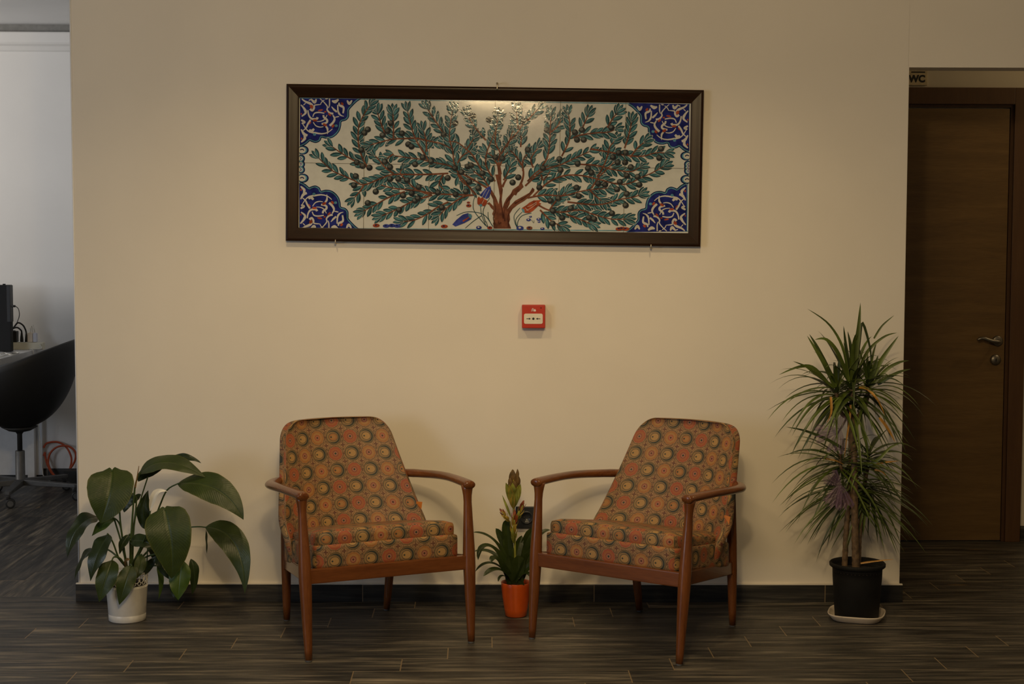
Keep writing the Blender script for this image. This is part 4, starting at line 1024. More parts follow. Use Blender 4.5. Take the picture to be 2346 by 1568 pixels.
lily_leaf([(820, 985, 5.99), (850, 1040, 5.98), (870, 1120, 5.98), (830, 1265, 5.98)], 48, (0.4, -0.9, 0.2), [(620, 1010, 6.02), (730, 990, 6.0)], M_LILYB)
lily_leaf([(560, 1000, 5.95), (560, 950, 5.92), (570, 925, 5.91), (600, 940, 5.90)], 40, (0, -0.8, 0.5), None, M_DRY)
# dry flower stem, bare stalks
m = MB(); m.tube(spline([LP(600, 1000, 6.01), LP(610, 700, 6.01), LP(632, 420, 6.01), LP(640, 340, 6.01)], 16), [lerp(0.0042, 0.0030, i/16) for i in range(17)], 8); st_ = m.build('flower_stalk', M_STALK, lily)
m = MB(); m.tube(spline([LP(640, 350, 6.01), LP(655, 270, 6.01), LP(671, 172, 6.01)], 10), [lerp(0.0035, 0.0012, i/10) for i in range(11)], 8); m.build('withered_tip', M_DRY, st_)
m = MB(); m.tube(spline([LP(620, 1000, 6.03), LP(635, 640, 6.04), LP(690, 430, 6.04), LP(745, 258, 6.03)], 16), 0.0026, 8); m.build('leaf_stalk', M_STALK, lily)
m = MB(); m.tube(spline([LP(735, 1000, 5.95), LP(745, 780, 5.93), LP(755, 620, 5.92), LP(768, 520, 5.92)], 14), 0.0024, 8); fs_ = m.build('flower_stalk', M_STALK, lily)
m = MB(); blade(m, [LP(762, 540, 5.915), LP(785, 430, 5.90), LP(800, 350, 5.89), LP(905, 380, 5.885)], 0.026, (0.15, -0.8, 0.45), [(0, 0.1), (0.12, 0.55), (0.35, 0.95), (0.6, 1.0), (0.8, 0.55), (0.93, 0.2), (1, 0)], 0.55, 0.0, 20, 8); m.build('white_flower', M_SPATHE, fs_)

# ---- bromeliad in the orange pot
bp = V((0.146, 6.028, 0))
bro = thing('bromeliad', 'small bromeliad with yellow-green flower spikes in a glossy orange pot', 'potted plant', T(bp.x, bp.y, 0))
BIN = bro.matrix_world.inverted()
def BP(x, y, Y): return BIN @ at_y(1060+x/4.125, 1060+y/4.125, Y)
m = MB(); m.lathe([(0, 0.001), (0.036, 0.001), (0.0415, 0.004), (0.0455, 0.03), (0.0525, 0.075), (0.0575, 0.118), (0.0585, 0.132), (0.0575, 0.1345), (0.0555, 0.133), (0.054, 0.115), (0.040, 0.02), (0, 0.02)], 48)
m.build('pot', M_ORPOT, bro)
m = MB(); m.lathe([(0, 0.120), (0.030, 0.121), (0.0542, 0.117), (0.0405, 0.021), (0, 0.021)], 32); m.build('soil', M_SOIL, bro)
def bleaf(path, w, face, mat=M_BROM, fold=0.30, prof=PROF_STRAP):
    m = MB(); blade(m, [BP(*p) for p in path], w/4.125/600, face, prof, fold, 0.0, 20, 8, 0, 0, 0.0); m.build('leaf', mat, bro)
cb = (490, 1130)
bleaf([(455, 1120, 6.02), (420, 860, 6.01), (300, 660, 5.98), (95, 662, 5.95)], 62, (-0.3, -0.4, 0.9))
bleaf([(450, 1120, 6.00), (400, 830, 5.98), (160, 650, 5.93), (145, 925, 5.91)], 74, (-0.3, -0.5, 0.8))
bleaf([(450, 1130, 6.03), (380, 880, 6.05), (260, 800, 6.06), (100, 845, 6.06)], 56, (-0.2, -0.3, 0.9))
bleaf([(455, 1130, 5.99), (400, 980, 5.95), (280, 840, 5.91), (270, 945, 5.89)], 78, (-0.2, -0.7, 0.7))
bleaf([(450, 1135, 6.01), (380, 960, 6.00), (230, 880, 5.98), (118, 1035, 5.97)], 52, (-0.2, -0.3, 0.9))
bleaf([(455, 1135, 5.98), (400, 1010, 5.94), (300, 960, 5.90), (195, 1078, 5.88)], 66, (-0.1, -0.5, 0.8))
bleaf([(450, 1130, 5.98), (410, 1070, 5.95), (350, 1040, 5.94), (335, 1130, 5.93)], 34, (-0.3, -0.5, 0.8))
bleaf([(470, 1110, 6.05), (430, 900, 6.07), (400, 730, 6.08), (312, 622, 6.08)], 80, (-0.3, -0.8, 0.5))
bleaf([(480, 1110, 6.04), (430, 880, 6.05), (420, 700, 6.05), (415, 535, 6.05)], 105, (0.0, -1, 0.1), prof=[(0, 0.8), (0.3, 0.9), (0.7, 1.0), (0.88, 0.9), (0.96, 0.6), (1, 0)])
bleaf([(520, 1110, 6.04), (540, 880, 6.05), (600, 680, 6.04), (690, 625, 6.03)], 100, (0.3, -0.8, 0.5))
bleaf([(530, 1110, 6.06), (600, 820, 6.08), (700, 640, 6.09), (830, 640, 6.09)], 62, (0.3, -0.4, 0.8))
bleaf([(520, 1120, 6.00), (570, 950, 5.98), (640, 840, 5.97), (740, 790, 5.97)], 95, (0.4, -0.7, 0.6))
bleaf([(520, 1125, 5.99), (580, 1010, 5.96), (640, 940, 5.95), (760, 960, 5.95)], 80, (0.4, -0.6, 0.7))
bleaf([(515, 1130, 5.98), (570, 1060, 5.95), (620, 1010, 5.93), (650, 1100, 5.92)], 62, (0.4, -0.6, 0.7))
bleaf([(500, 1110, 6.02), (480, 960, 6.02), (510, 820, 6.03), (560, 690, 6.04)], 90, (0.2, -1, 0.2))
bleaf([(500, 1140, 5.985), (470, 1040, 5.97), (455, 950, 5.97), (440, 880, 5.96)], 120, (-0.2, -1, 0.1))
bleaf([(505, 1145, 5.98), (520, 1040, 5.965), (530, 950, 5.96), (520, 880, 5.955)], 135, (0.1, -1, 0.1), M_BROM)
bleaf([(510, 1140, 5.985), (555, 1050, 5.97), (600, 960, 5.96), (620, 890, 5.96)], 110, (0.4, -1, 0.1))
m = MB(); m.tube(spline([BP(500, 1100, 6.02), BP(492, 760, 6.02), BP(485, 560, 6.02), BP(482, 380, 6.02)], 16), 0.0045, 10); stem_ = m.build('flower_stem', M_BRACT, bro)
def spike(name, base, tip, rad, n, mats, Yc, droop=0.0, lo=0.05, hi=0.95, wdt=0.5):
    """flower spike: overlapping pointed bracts around an axis"""
    m = MB(); a, b = BP(*base, Yc), BP(*tip, Yc); ax = b-a; L = ax.length; ax.normalize()
    e1 = ax.cross(V((0, 1, 0))).normalized(); e2 = ax.cross(e1); rr = random.Random(int(base[0]))
    for k in range(n):
        f = lo+(hi-lo)*k/max(1, n-1); th = k*2.39996+rr.uniform(-0.3, 0.3); d = e1*math.cos(th)+e2*math.sin(th)
        r = rad*(0.55+0.45*math.sin(PI*min(1, f*1.1)))
        p0 = a+ax*(L*f*0.80); ln = L*0.24*rr.uniform(0.85, 1.15)+rad*0.6
        P = [p0+d*r*0.15, p0+d*r*0.9+ax*ln*0.35, p0+d*r*1.15+ax*ln*0.75, p0+d*r*1.2+ax*ln]
        mi = min(len(mats)-1, int(f*len(mats)+rr.uniform(-0.25, 0.25))) if len(mats) > 1 else 0
        blade(m, P, rad*wdt*2, d, [(0, 0.6), (0.3, 1.0), (0.6, 0.85), (0.85, 0.4), (1, 0)], 0.35, 0, 7, 4, max(0, mi))
    m.tube([a, b-ax*L*0.1], [rad*0.35, rad*0.3], 8, mi=0)
    return m.build(name, mats, stem_)
spike('flower_spike', (482, 420), (490, 95), 0.020, 34, [M_BRACT, M_BRACT, M_BRACTD, M_BRACTD], 6.02, wdt=0.62)
m = MB()
for k, (x0, y0, x1, y1, w_, c_) in enumerate(((470, 400, 408, 190, 62, 0), (490, 400, 548, 205, 66, 0), (480, 420, 470, 190, 80, 0), (478, 440, 440, 210, 60, 1), (485, 430, 520, 225, 64, 0))):
    blade(m, [BP(x0, y0, 6.015), BP(lerp(x0, x1, 0.25), lerp(y0, y1, 0.4), 5.995), BP(lerp(x0, x1, 0.7), lerp(y0, y1, 0.75), 5.99), BP(x1, y1, 5.985)], w_/4.125/600, (0.2*(x1-480)/60, -1, 0.1), PROF_BROAD, 0.4, 0, 12, 6, c_)
m.build('bract', [M_BRACT, M_BRACTY], stem_)
spike('flower_spike', (480, 760), (490, 470), 0.0135, 16, [M_BRACT, M_BRACTY, M_BRACTY, M_BRACTR], 6.0)
spike('flower_spike', (505, 560), (585, 365), 0.0105, 12, [M_BRACT, M_BRACTY, M_BRACTR], 6.01)
spike('flower_spike', (440, 560), (362, 450), 0.0100, 11, [M_BRACTY, M_BRACTY, M_BRACTR], 6.01)
m = MB(); blade(m, [BP(455, 520, 6.01), BP(430, 440, 6.0), BP(400, 380, 6.0), BP(372, 305, 6.0)], 0.010, (-0.3, -1, 0.1), PROF_BROAD, 0.3, 0, 12, 4); m.build('bract', M_BRACT, stem_)

# ---- dracaena in the black pot on a saucer
dp = V((1.458, 5.971, 0))
sa = MB()
sa.lathe([(0, 0.002), (0.072, 0.002), (0.082, 0.0), (0.090, 0.004), (0.104, 0.022), (0.1075, 0.028), (0.1055, 0.0295), (0.101, 0.024), (0.088, 0.008), (0.070, 0.006), (0, 0.006)], 72, sq=3.6)
so = sa.build('plant_saucer', M_SAUCER); so.matrix_world = T(dp.x, dp.y, 0, -0.32)
tag(so, 'cream rounded-square saucer under the black plant pot', 'saucer')
dra = thing('dracaena', 'tall spiky dracaena in a black plastic pot beside the corridor opening', 'potted plant', T(dp.x, dp.y, 0.0065))
m = MB(); m.lathe([(0, 0.001), (0.078, 0.001), (0.083, 0.005), (0.0935, 0.160), (0.0945, 0.195), (0.1015, 0.197), (0.1060, 0.201), (0.1065, 0.211), (0.1030, 0.215), (0.0985, 0.212), (0.0950, 0.195), (0.080, 0.02), (0, 0.02)], 64)
m.build('pot', M_BLPOT, dra)
m = MB(); m.lathe([(0, 0.188), (0.05, 0.187), (0.0943, 0.184), (0.0805, 0.021), (0, 0.021)], 40); m.build('soil', M_SOIL, dra)
DIN = dra.matrix_world.inverted()
def DP(px, py, Y): return DIN @ at_y(px, py, Y)
def cane(pts, r0, r1):
    m = MB(); P = spline(pts, 60); R = []
    for i in range(61):
        R.append(lerp(r0, r1, i/60)*(1.06 if i % 3 == 0 else 0.97))
    m.tube(P, R, 12); return m.build('cane', M_CANE, dra)
cane([DP(1935, 1300, 5.97), DP(1940, 1200, 5.97), DP(1950, 1060, 5.98), DP(1944, 925, 5.98)], 0.0115, 0.0095)
cane([DP(1961, 1302, 5.93), DP(1958, 1180, 5.93), DP(1956, 1020, 5.94), DP(1950, 880, 5.95)], 0.0150, 0.0110)
cane([DP(1968, 1295, 5.99), DP(1970, 1220, 5.99), DP(1978, 1130, 6.0), DP(1990, 1060, 6.01)], 0.0085, 0.0075)
cane([DP(1950, 1060, 5.98), DP(1935, 1080, 5.96), DP(1926, 1070, 5.95), DP(1924, 1040, 5.95)], 0.007, 0.007)
cane([DP(1954, 960, 5.94), DP(1970, 950, 5.95), DP(1984, 925, 5.96), DP(1990, 880, 5.97)], 0.008, 0.008)
cane([DP(1950, 960, 5.97), DP(1930, 950, 5.95), DP(1920, 925, 5.94), DP(1916, 900, 5.94)], 0.008, 0.008)
WLIM = 6.225
def crown(c, n, L, seed, emin, emax, mats=(M_DRAC, M_DRACD), droop=0.5, w=0.0125, gap=0.0):
    """a rosette of narrow drooping leaves"""
    rr = random.Random(seed); m = MB(); c = V(c)
    for k in range(n):
        a = k*2.39996+rr.uniform(-0.35, 0.35)
        q = (a+PI/2+PI) % (2*PI)-PI                    # angle from the viewer's side
        if abs(q) < gap: a += gap*1.3*(1 if q > 0 else -1)
        f = k/(n-1); e = math.radians(lerp(emax, emin, f**0.85)+rr.uniform(-9, 9))
        ln = L*rr.uniform(0.72, 1.10)*(0.82+0.3*math.sin(PI*min(1, f+0.15)))
        d = V((math.cos(a)*math.cos(e), math.sin(a)*math.cos(e)*0.85, math.sin(e)))
        g = droop*(0.35+0.85*math.cos(e))*rr.uniform(0.6, 1.25)
        p0 = c+V((0, 0, 0.05*(1-f)-0.035)); side = V((rr.uniform(-0.1, 0.1), rr.uniform(-0.1, 0.1), 0))
        pts = []
        for i in range(11):
            t = i/10; p = p0+d*(ln*t)+side*(ln*t*t)+V((0, 0, -g*ln*t*t*(0.55+0.45*t)))
            wy = p.y+dp.y
            if wy > WLIM-0.06: p.y = WLIM-0.06+0.05*(1-math.exp(-(wy-WLIM+0.06)/0.05))-dp.y
            if p.z+0.0065 < 0.05: p.z = 0.0435
            pts.append(p)
        fc = V((-d.x*0.4, -d.y*0.4-0.25, 0.9))
        blade(m, None, w*rr.uniform(0.8, 1.15), fc, PROF_GRASS, 0.35, 0, 10, 2, 1 if rr.random() < 0.38 else 0, pts=pts)
    return m.build('leaf_crown', list(mats), dra)
crown(DP(1950, 892, 5.95), 50, 0.290, 3, -34, 86, droop=0.50, w=0.0150)
crown(DP(1988, 888, 5.97), 36, 0.232, 5, -30, 78, droop=0.46, w=0.0140)
crown(DP(1916, 900, 5.94), 40, 0.255, 8, -30, 74, droop=0.50, w=0.0140)
crown(DP(1926, 1060, 5.95), 48, 0.265, 13, -30, 48, droop=0.42, w=0.0110, gap=0.5)
crown(DP(1990, 1050, 6.00), 48, 0.200, 21, -30, 56, droop=0.42, w=0.0110, gap=0.5)
crown(DP(1944, 1120, 5.98), 42, 0.250, 34, -42, 18, droop=0.36, w=0.0105, gap=0.7)
crown(DP(1992, 1120, 5.99), 44, 0.200, 55, -74, 22, droop=0.46, w=0.0105, gap=0.65)
def strand(name, pts, w, mat, face=(0, -1, 0.3)):
    m = MB(); blade(m, None, w, face, PROF_GRASS, 0.3, 0, 14, 2, pts=spline([DP(*p) for p in pts], 14)); return m.build(name, mat, dra)
K6 = lambda x, y, Y: (1780+x/5.806, 690+y/5.806, Y)
K5 = lambda x, y, Y: (1800+x/3.732, 880+y/3.732, Y)
strand('leaf', [K6(1000, 1150, 5.93), K6(1030, 800, 5.92), K6(1080, 420, 5.92), K6(1112, 20, 5.93)], 0.026, M_DRAC)
strand('leaf', [K6(1040, 1000, 5.94), K6(1090, 560, 5.93), K6(1135, 290, 5.93), K6(1240, 640, 5.93), K6(1245, 900, 5.93)], 0.013, M_DRACD)
strand('leaf', [K6(990, 1100, 5.94), K6(990, 700, 5.93), K6(940, 400, 5.93)], 0.018, M_DRACD)
strand('leaf', [K6(960, 1100, 5.92), K6(880, 640, 5.90), K6(690, 310, 5.90), K6(400, 100, 5.90)], 0.011, M_DRAC)
strand('leaf', [K6(780, 1150, 5.92), K6(620, 820, 5.90), K6(400, 460, 5.90)], 0.020, M_DRAC)
strand('leaf', [K6(790, 1120, 5.92), K6(560, 660, 5.90), K6(430, 440, 5.90)], 0.014, M_DRACD)
strand('leaf', [K6(960, 1050, 5.92), K6(800, 680, 5.89), K6(650, 510, 5.88), K6(500, 515, 5.88)], 0.016, M_DRAC)
strand('leaf', [K6(1220, 1120, 5.96), K6(1380, 800, 5.95), K6(1620, 460, 5.95)], 0.020, M_DRAC)
strand('leaf', [K6(1220, 1100, 5.96), K6(1300, 880, 5.95), K6(1345, 720, 5.95)], 0.017, M_DRACD)
strand('leaf', [K6(1060, 1000, 5.96), K6(1200, 680, 5.96), K6(1420, 480, 5.96), K6(1600, 420, 5.96)], 0.012, M_DRAC)
strand('leaf', [K6(1240, 1150, 5.95), K6(1450, 920, 5.94), K6(1620, 820, 5.94), K6(1760, 790, 5.94)], 0.014, M_DRAC)
strand('leaf', [K6(1340, 1110, 5.95), K6(1500, 1010, 5.93), K6(1640, 940, 5.93), K6(1780, 905, 5.93)], 0.014, M_DRAC)
strand('leaf', [K6(1290, 500, 5.98), K6(1400, 330, 5.98), K6(1560, 190, 5.98)], 0.008, M_DRAC)
strand('leaf', [K6(700, 1120, 5.92), K6(480, 890, 5.90), K6(280, 880, 5.89), K6(20, 985, 5.88)], 0.014, M_DRAC)
strand('leaf', [K6(760, 1150, 5.92), K6(500, 960, 5.90), K6(380, 870, 5.89), K6(210, 800, 5.88)], 0.012, M_DRAC)
strand('dry_leaf', [K6(1090, 1150, 5.92), K6(1200, 1170, 5.89), K6(1340, 1320, 5.87), K6(1440, 1530, 5.87)], 0.011, M_DRACY)
strand('dry_leaf', [K5(800, 290, 5.87), K5(850, 350, 5.87), K5(900, 430, 5.87), K5(935, 500, 5.87)], 0.011, M_DRACY)
strand('dry_leaf', [K5(385, 110, 5.88), K5(390, 190, 5.87), K5(385, 260, 5.87), K5(350, 340, 5.87)], 0.010, M_DRACY)
strand('dry_leaf', [K5(555, 180, 5.90), K5(545, 320, 5.89), K5(525, 440, 5.89), K5(500, 640, 5.89)], 0.008, M_DRACY)
strand('dry_leaf', [K5(330, 640, 5.93), K5(420, 655, 5.92), K5(500, 690, 5.93)], 0.007, M_DRACY)
strand('dry_leaf', [K5(770, 690, 5.95), K5(860, 670, 5.94), K5(970, 660, 5.94)], 0.007, M_DRACY)
strand('dry_leaf', [K5(760, 735, 5.93), K5(820, 750, 5.92), K5(860, 790, 5.92)], 0.007, M_DRACY)
strand('dry_leaf', [K5(640, 1535, 5.90), K5(740, 1520, 5.89), K5(930, 1500, 5.88)], 0.007, M_DRACY)
strand('leaf', [K5(500, 560, 5.90), K5(340, 470, 5.88), K5(160, 400, 5.87), K5(0, 368, 5.87)], 0.012, M_DRACD)
strand('leaf', [K5(420, 620, 5.92), K5(260, 570, 5.90), K5(120, 570, 5.90), K5(0, 610, 5.90)], 0.008, M_DRACD)
strand('leaf', [K5(700, 700, 5.92), K5(800, 640, 5.90), K5(900, 540, 5.90), K5(1003, 500, 5.90)], 0.012, M_DRAC)
strand('leaf', [K5(640, 250, 5.90), K5(660, 400, 5.89), K5(690, 520, 5.89), K5(705, 660, 5.89)], 0.015, M_DRAC)
strand('leaf', [K5(560, 120, 5.89), K5(500, 160, 5.87), K5(430, 260, 5.86), K5(300, 420, 5.86)], 0.015, M_DRAC)
def tulle(px, py, Y, tips, w):
    """crumpled gauze bow knotted to the cane"""
    m = MB(); c = DP(px, py, Y); rr = random.Random(int(px+py))
    for (tx, ty, dy) in tips:
        e = DP(tx, ty, Y+dy); ax = e-c; s = ax.cross(V((0, 1, 0))).normalized(); rows = []; uvs = []
        for i in range(9):
            f = i/8; row = []; uv = []
            for k in range(17):
                u = -1+k/8; row.append(c+ax*f+s*(u*w*(0.12+0.88*f**0.8))+V((0, 1, 0))*(math.sin(k*1.9+tx)*0.010*f+rr.uniform(-0.002, 0.002))+ax*(0.10*f*math.sin(k*1.3+ty)))
                uv.append((u*0.5, f))
            rows.append(row); uvs.append(uv)
        m.grid(rows, uvs)
    return m.build('gauze_bow', M_TULLE, dra)
tulle(1925, 985, 5.895, ((1870, 995, -0.02), (1922, 955, -0.01), (1915, 1035, 0.0)), 0.040)
tulle(1925, 1112, 5.895, ((1900, 1090, -0.01), (1905, 1160, -0.01), (1935, 1165, 0.0)), 0.040)
# ------------------------------------------------------------------ office behind, at the left
def OP(px, py, Y): return at_y(px, py, Y)
DX = OP(97, 797, 9.42).x          # right end of the desk
DZ = 0.798
desk = thing('office_desk', 'white desk with a computer in the office at the left edge', 'desk', T(DX, 8.97, 0))
m = MB(); m.box((-0.80, 0, DZ-0.019), (1.60, 0.92, 0.038), bev=0.002); m.build('desk_top', M_DESK, desk)
m = MB(); m.box((-0.765, 0.435, 0.40), (1.52, 0.018, 0.72)); m.build('back_panel', M_DESK, desk)
for yy in (0,):
    m = MB(); m.box((-1.56, 0.0, (DZ-0.038)/2), (0.03, 0.86, DZ-0.0385)); m.build('side_panel', M_DESK, desk)
m = MB()
for yy in (0.40,): m.box((-0.06, yy, (DZ-0.038)/2), (0.04, 0.04, DZ-0.0385))
m.build('leg', M_DESK, desk)
# white conduit on the wall
cx_ = OP(94, 1030, OY-0.012).x
m = MB(); m.box((cx_, OY-0.0085, 0.40), (0.016, 0.016, 0.64), bev=0.001); o = m.build('cable_duct', M_COND); tag(o, 'thin vertical white cable duct under the desk on the office wall', 'cable duct')

# computer
a_ = OP(0, 790, 9.12); b_ = OP(25.5, 653, 9.12)
pc = thing('computer', 'black desktop computer on the white desk at the left edge', 'computer', T(b_.x, 9.12, DZ))
hh = b_.z-DZ
m = MB(); m.box((-0.26, 0.0, hh*0.5+0.001), (0.52, 0.045, hh-0.002), bev=0.003); m.build('casing', M_PC, pc)
m = MB(); m.box((-0.008, -0.002, hh*0.72), (0.020, 0.056, hh*0.545), bev=0.002); m.build('edge_panel', M_PCE, pc)
m = MB(); m.box((-0.04, 0.0, hh+0.003), (0.014, 0.012, 0.006), bev=0.001); m.build('top_button', M_PC, pc)
m = MB(); p = OP(24, 701.5, 9.10); q = OP(35, 702, 9.10); p = pc.matrix_world.inverted() @ p; q = pc.matrix_world.inverted() @ q
usb_p = (OP(26.5, 701.6, 9.10), OP(35, 702, 9.10))
# its cable
def cable(name, label, pts, r, mat, cat='cable', group=None, n=40):
    m = MB(); m.tube(spline(pts, n), r, 8); o = m.build(name, mat); tag(o, label, cat, group); return o
uc = cable('usb_cable', 'thin black cable plugged into the side of the computer', [OP(35.5, 702, 9.10), OP(42, 708, 9.11), OP(44.5, 722, 9.13), OP(40, 737, 9.16), OP(35, 745, 9.18), OP(31, 751, 9.20)], 0.0022, M_BLACKINK)
m = MB(); m.tube(list(usb_p), 0.0065, 10); m.build('plug', M_BLACKINK, uc)
# power strip and plugs
SY = 9.30
s0, s1 = OP(25, 785, SY), OP(97, 795, SY)
sang = math.atan2(0.0, 1.0)
strip = thing('power_strip', 'cream power strip lying on the desk behind the computer', 'power strip', T((s0.x+s1.x)/2, SY, DZ))
SL = s1.x-s0.x+0.02; SHt = 0.042
m = MB(); m.box((0, 0, SHt/2), (SL, 0.052, SHt), bev=0.005); m.build('housing', M_STRIP, strip)
m = MB()
for k in range(4): m.lathe([(0, 0.0015), (0.017, 0.0015), (0.019, 0.0)], 20, (-SL*0.36+k*SL*0.24, 0, SHt))
m.build('socket_outlet', M_CABLEW, strip)
def plug(px0, px1, pyt, label, mat, h=None):
    c = OP((px0+px1)/2, 780, SY); w = abs(OP(px1, 780, SY).x-OP(px0, 780, SY).x); top = OP((px0+px1)/2, pyt, SY).z-(DZ+SHt+0.002)
    o = thing('plug', label, 'plug', T(c.x, SY, DZ+SHt+0.002), 'plugs in the power strip')
    m = MB(); m.lathe([(0, 0), (w*0.48, 0), (w*0.5, top*0.15), (w*0.42, top*0.45), (w*0.30, top*0.8), (w*0.22, top)], 16); m.build('body', mat, o)
    m = MB(); m.tube([(0, 0, top*0.9), (0, 0, top*1.04)], w*0.2, 8); m.build('strain_relief', mat, o)
    return V((c.x, SY, DZ+SHt+0.002+top))
t1 = plug(46, 54, 761, 'black plug in the power strip, the middle of the three black ones', M_BLACKINK)
t2 = plug(57, 64, 763, 'black plug in the power strip right beside the cream charger', M_BLACKINK)
def charger(px0, px1, pyt, label, mat, grp='chargers in the power strip', dep=0.03):
    c = OP((px0+px1)/2, 780, SY); w = abs(OP(px1, 780, SY).x-OP(px0, 780, SY).x); top = OP((px0+px1)/2, pyt, SY).z-(DZ+SHt+0.002)
    o = thing('charger', label, 'charger', T(c.x, SY, DZ+SHt+0.002), grp)
    m = MB(); m.box((0, 0, top/2), (w, dep, top), bev=0.002); m.build('body', mat, o)
    m = MB(); m.box((0, 0, top+0.002), (w*0.4, 0.010, 0.004)); m.build('port', mat, o)
    return V((c.x, SY, DZ+SHt+0.006+top))
charger(24.5, 40.5, 759, 'bulky black power adapter plugged in nearest the computer', M_BLACKINK, dep=0.045)
c1 = charger(64.5, 76, 763, 'cream phone charger plugged into the power strip', M_CHARGER)
c2 = charger(77, 85, 764, 'bluish white phone charger at the right end of the power strip', M_CHARGERB)
cable('power_cable', 'thick black cable arching from the computer to the outer black plug', [OP(20, 765, 9.26), OP(32, 750, 9.27), OP(41, 740, 9.28), OP(52, 745, 9.29), OP(58, 755, 9.30), t2], 0.0048, M_BLACKINK, group='black power cables')
cable('power_cable', 'black cable arching lower from the computer to the middle plug', [OP(20, 762, 9.27), OP(30, 753, 9.28), OP(40, 751, 9.29), OP(48, 757, 9.30), t1], 0.0048, M_BLACKINK, group='black power cables')
cable('charger_cable', 'thin white cable rising from the cream charger', [c1, c1+V((0, 0, 0.012)), c1+V((-0.001, 0.002, 0.026)), c1+V((0.0, 0.03, 0.03)), c1+V((0.0, 0.06, -0.05)), V((c1.x, 9.385, DZ+0.006))], 0.002, M_CABLEW, group='white charger cables')
cable('charger_cable', 'thin white cable looping up from the bluish charger', [c2, c2+V((-0.002, 0, 0.016)), c2+V((-0.012, 0.002, 0.036)), c2+V((-0.016, 0.02, 0.040)), c2+V((-0.010, 0.055, -0.04)), V((c2.x, 9.39, DZ+0.006))], 0.002, M_CABLEW, group='white charger cables')
zc = DZ+0.0035
def dk(px, py, z=zc): return on_floor(px, py, z)
cable('white_cable', 'white cable dropping over the desk edge beside the power strip', [V((s1.x-0.005, SY-0.028, DZ+0.03)), V((s1.x+0.000, SY-0.045, DZ+0.025)), V((s1.x+0.008, SY-0.06, DZ+0.008)), V((DX-0.012, SY-0.09, DZ+0.006)), V((DX+0.008, SY-0.10, DZ-0.010)), V((DX+0.010, SY-0.09, DZ-0.20)), V((DX+0.012, SY-0.02, 0.30)), V((DX+0.010, SY+0.05, 0.05)), V((DX+0.05, SY+0.06, 0.006))], 0.003, M_CABLEW)
cable('white_cable', 'coiled white cable at the front of the desk beside the mouse', [dk(0, 812), dk(10, 809), dk(22, 813), dk(34, 812), dk(43, 809), dk(34, 808), dk(22, 811), dk(8, 815), dk(0, 818), dk(-20, 818)], 0.0028, M_CABLEW)
cable('mouse_cable', 'thin black cable lying on the desk in front of the mouse', [dk(0, 805), dk(14, 807), dk(30, 807.5), dk(42, 808.5), dk(36, 810.5), dk(24, 809.5)], 0.0022, M_BLACKINK)
mp = dk(8, 803)
mo = thing('computer_mouse', 'black mouse on the white desk in front of the computer', 'mouse', T(mp.x, mp.y, DZ, 0.2))
m = MB(); rows = []
for i in range(9):
    a = PI/2*i/8; rows.append([V((math.cos(2*PI*k/24)*0.050*math.cos(a)**0.6 if i < 8 else 0, math.sin(2*PI*k/24)*0.032*(math.cos(a)**0.6 if i < 8 else 0), 0.001+0.034*math.sin(a))) for k in range(24)])
m.grid(rows, closed=True); m.build('shell', M_BLACK, mo)
m = MB(); m.tube([(0.022, 0, 0.028), (0.034, 0, 0.024)], 0.004, 10); m.build('scroll_wheel', M_PCE, mo)

# swivel tub chair
cf = on_floor(47, 1139); 
CYc = 8.80; ccx = OP(47, 1100, CYc).x
oc = thing('office_chair', 'black tub office chair on castors at the white desk', 'chair', T(ccx, CYc, 0, 0.0))
m = MB(); rows = []; nA = 64; nT = 16
def hgt(a):       # rim height: high back at +x, low arms toward -x, open front
    c = math.cos(a); return 0.66+0.235*((c+1)/2)**1.15 if c > -0.93 else 0.66-0.0*(c)
zb = 0.395
for i in range(nT+1):
    th = PI/2*i/nT; row = []
    for k in range(nA):
        a = 2*PI*k/nA; h = hgt(a); r = 0.318*math.sin(th)**0.92+0.02*(i/nT); row.append(V((math.cos(a)*r*1.0, math.sin(a)*r*0.98, zb+(h-zb)*(1-math.cos(th)))))
    rows.append(row)
inner = []
for i in range(nT, -1, -1):
    th = PI/2*i/nT; row = []
    for k in range(nA):
        a = 2*PI*k/nA; h = hgt(a); r = max(0.0, 0.318*math.sin(th)**0.92+0.02*(i/nT)-0.032); row.append(V((math.cos(a)*r, math.sin(a)*r*0.98, max(zb+0.045, zb+(h-zb)*(1-math.cos(th))+ (0.0 if i == nT else 0.006)))))
    inner.append(row)
m.grid(rows+inner, closed=True); m.build('tub_seat', M_BLACK, oc, sub=1)
m = MB(); m.lathe([(0, 0.500), (0.165, 0.500), (0.178, 0.492), (0.172, 0.470), (0.10, 0.445), (0, 0.441)], 40); m.build('seat_pad', M_BLACK, oc)
m = MB(); m.lathe([(0, 0.400), (0.10, 0.402), (0.06, 0.380), (0.022, 0.372), (0.014, 0.36), (0.014, 0.25), (0, 0.25)], 24); m.build('gas_column', M_RUBBER, oc)
m = MB(); m.lathe([(0, 0.268), (0.024, 0.268), (0.026, 0.262), (0.026, 0.110), (0.036, 0.100), (0.036, 0.075), (0, 0.075)], 24); m.build('column_sleeve', M_DARKST, oc)
c0 = on_floor(25, 1160, 0.0); base_a = math.atan2(c0.y-CYc, c0.x-ccx)
